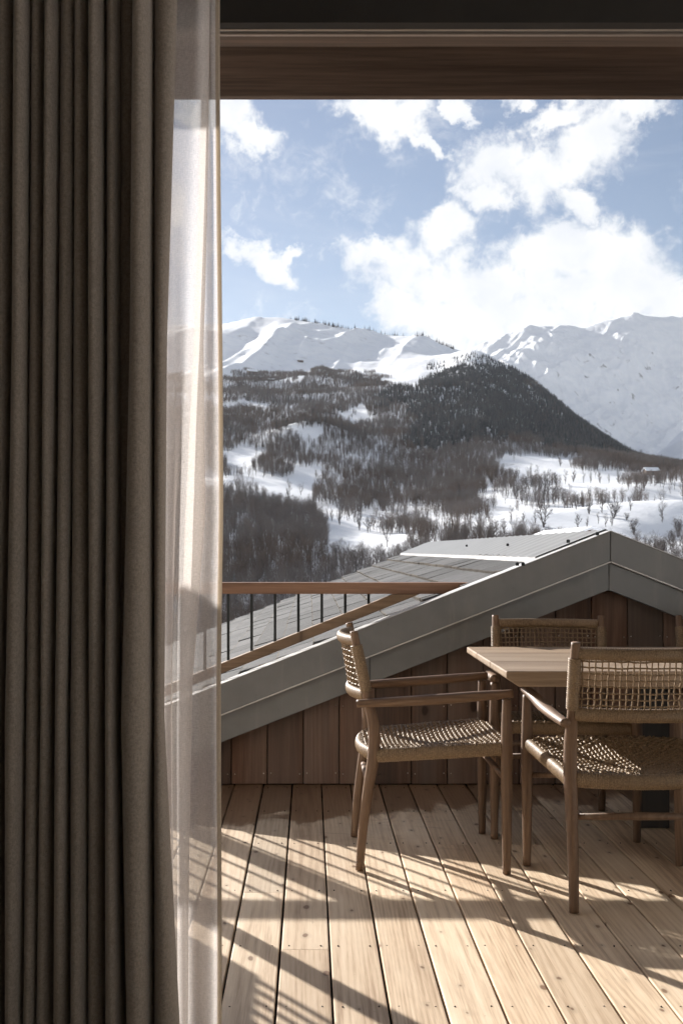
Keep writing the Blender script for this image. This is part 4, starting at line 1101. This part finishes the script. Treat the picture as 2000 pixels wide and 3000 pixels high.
# ------------------------------------------------------------------ curtains
def sheet(name, path_fn, zs, mat, smooth=True):
    v = []; f = []; n = None
    for z in zs:
        row = path_fn(z); n = len(row); v += [(x, y, z) for x, y in row]
    for i in range(len(zs)-1):
        for j in range(n-1): f.append((i*n+j, i*n+j+1, (i+1)*n+j+1, (i+1)*n+j))
    me = bpy.data.meshes.new(name); me.from_pydata(v, [], f); me.update()
    me.polygons.foreach_set('use_smooth', [smooth]*len(me.polygons)); me.materials.append(mat)
    return me
YC = 2.24
pys = [-700, 0, 1000, 2100, 3300]
val = np.array([
  [-45, 8, 55, 103, 145, 183, 230, 272, 317, 357, 397, 453, 521],
  [-45, 8, 55, 103, 145, 183, 230, 272, 317, 357, 397, 453, 520],
  [-60, 0, 48, 95, 140, 178, 222, 272, 320, 355, 390, 455, 490],
  [-75, -20, 28, 85, 132, 172, 214, 272, 318, 357, 366, 455, 482],
  [-120, -65, 35, 78, 116, 168, 224, 264, 320, 380, 390, 456, 542]], float)
amp = [.07, .062, .07, .05, .062, .052, .07, .066, .060, .022, .082, .052]
fr = random.Random(12); extra = [fr.uniform(.85, 1.15) for _ in range(12)]
def drape_row(z):
    py = HY-(z-CZ)/YC*F
    vv = [np.interp(py, pys, val[:, k]) for k in range(val.shape[1])]
    left = vv[0]; w = 52
    more = [left-w*(k+1) for k in range(16)][::-1]
    vv = more+list(vv); am = [.06]*16+amp
    row = []
    for k in range(len(vv)-1):
        a, b = vv[k], vv[k+1]; A_ = am[k]*(1+.25*np.clip((py-1500)/1500, 0, 1))*min(1, (b-a)/38)
        for i in range(13):
            t = i/13
            sk = .16*math.sin(k*2.1+z*.8); px = a+(b-a)*(t-.10*math.sin(2*math.pi*t)+sk*t*(1-t)*2); wob = .009*math.sin(z*(1.6+.5*math.sin(k*3.3))+k*1.7)
            row.append(((px-VX)/F*YC, YC-A_*math.sin(math.pi*t)**.72*(1+.18*math.sin(z*1.3+k*2.4))+wob*math.sin(math.pi*t)))
    px = vv[-1]; row.append(((px-VX)/F*YC, YC))
    row += [((px-6-VX)/F*YC, YC+.012), ((px-30-VX)/F*YC, YC+.016)]
    return row
zs = list(np.linspace(.01, 2.70, 60))
o = link('linen_drape', sheet('linen_drape', drape_row, zs, M['drape'])); tag(o, 'heavy brown grey linen drape in tight vertical folds at the left', 'curtain')
md = o.modifiers.new('thickness', 'SOLIDIFY'); md.thickness = .0022
YS = 2.36
spy = [-700, 0, 1000, 1500, 2000, 3300]
fA = [620, 618, 594, 602, 560, 545]; fB = [588, 588, 566, 536, 522, 522]; fR = [633, 632, 637, 640, 636, 634]
def sheer_row(z, part='cloth'):
    py = HY-(z-CZ)/YS*F
    a, b, c = (float(np.interp(py, spy, s)) for s in (fA, fB, fR))
    pts = []
    key = [(330, 0), (380, .03), (425, -.01), (468, .030), (505, .004), (b-14, -.020), ((a+b)/2, -.002), (a, .014), ((a+b)/2+1, .020), (b+2, .026), ((b+c)/2-8, .034), (c-16, .010), (c, .016)]
    P = spline([(k[0], k[1]) for k in key], 110)
    wob = .004*math.sin(z*3.1)
    row = [((p-VX)/F*YS+.0015*math.sin(z*5+p*.05), YS+d+wob*math.sin(p*.06)) for p, d in P]
    if part == 'cloth': return row
    x, y = row[-1]
    return [(x-.001, y-.0015), (x+.004, y-.002), (x+.0085, y-.0005), (x+.0085, y+.001), (x+.004, y+.002), (x-.001, y+.0015)]
zs = list(np.linspace(.012, 2.70, 90))
o = empty('sheer_curtain', (-.3, YS, 0)); tag(o, 'translucent pale sheer curtain hanging between the drape and the view', 'curtain')
vo_ = link('voile', sheet('voile', sheer_row, zs, M['sheer']), o, (.3, -YS, 0))
link('side_hem', sheet('side_hem', lambda z: sheer_row(z, 'hem'), zs, M['hem']), vo_)
tr = MB(); tr.box(-2.0, 2.0, -.03, .03, 0, .018)
tag(link('curtain_track', tr.mesh('curtain_track', M['alu']), None, (.5, 2.30, 2.701)), 'ceiling track that carries the two curtains', 'curtain track')

# ------------------------------------------------------------------ valley air
hz = MB(); hz.box(-16000, 16000, -3000, 9000, -450, 1750)
hm = bpy.data.materials.new('valley_haze'); hm.use_nodes = True; ht = hm.node_tree; ht.nodes.clear()
hv = ht.nodes.new('ShaderNodeVolumePrincipled'); ho = ht.nodes.new('ShaderNodeOutputMaterial')
hv.inputs['Color'].default_value = (.84, .90, 1.0, 1); hv.inputs['Density'].default_value = 1.7e-5; hv.inputs['Anisotropy'].default_value = .3
ht.links.new(hv.outputs[0], ho.inputs['Volume'])
tag(link('haze', hz.mesh('haze', hm)), kind='stuff')
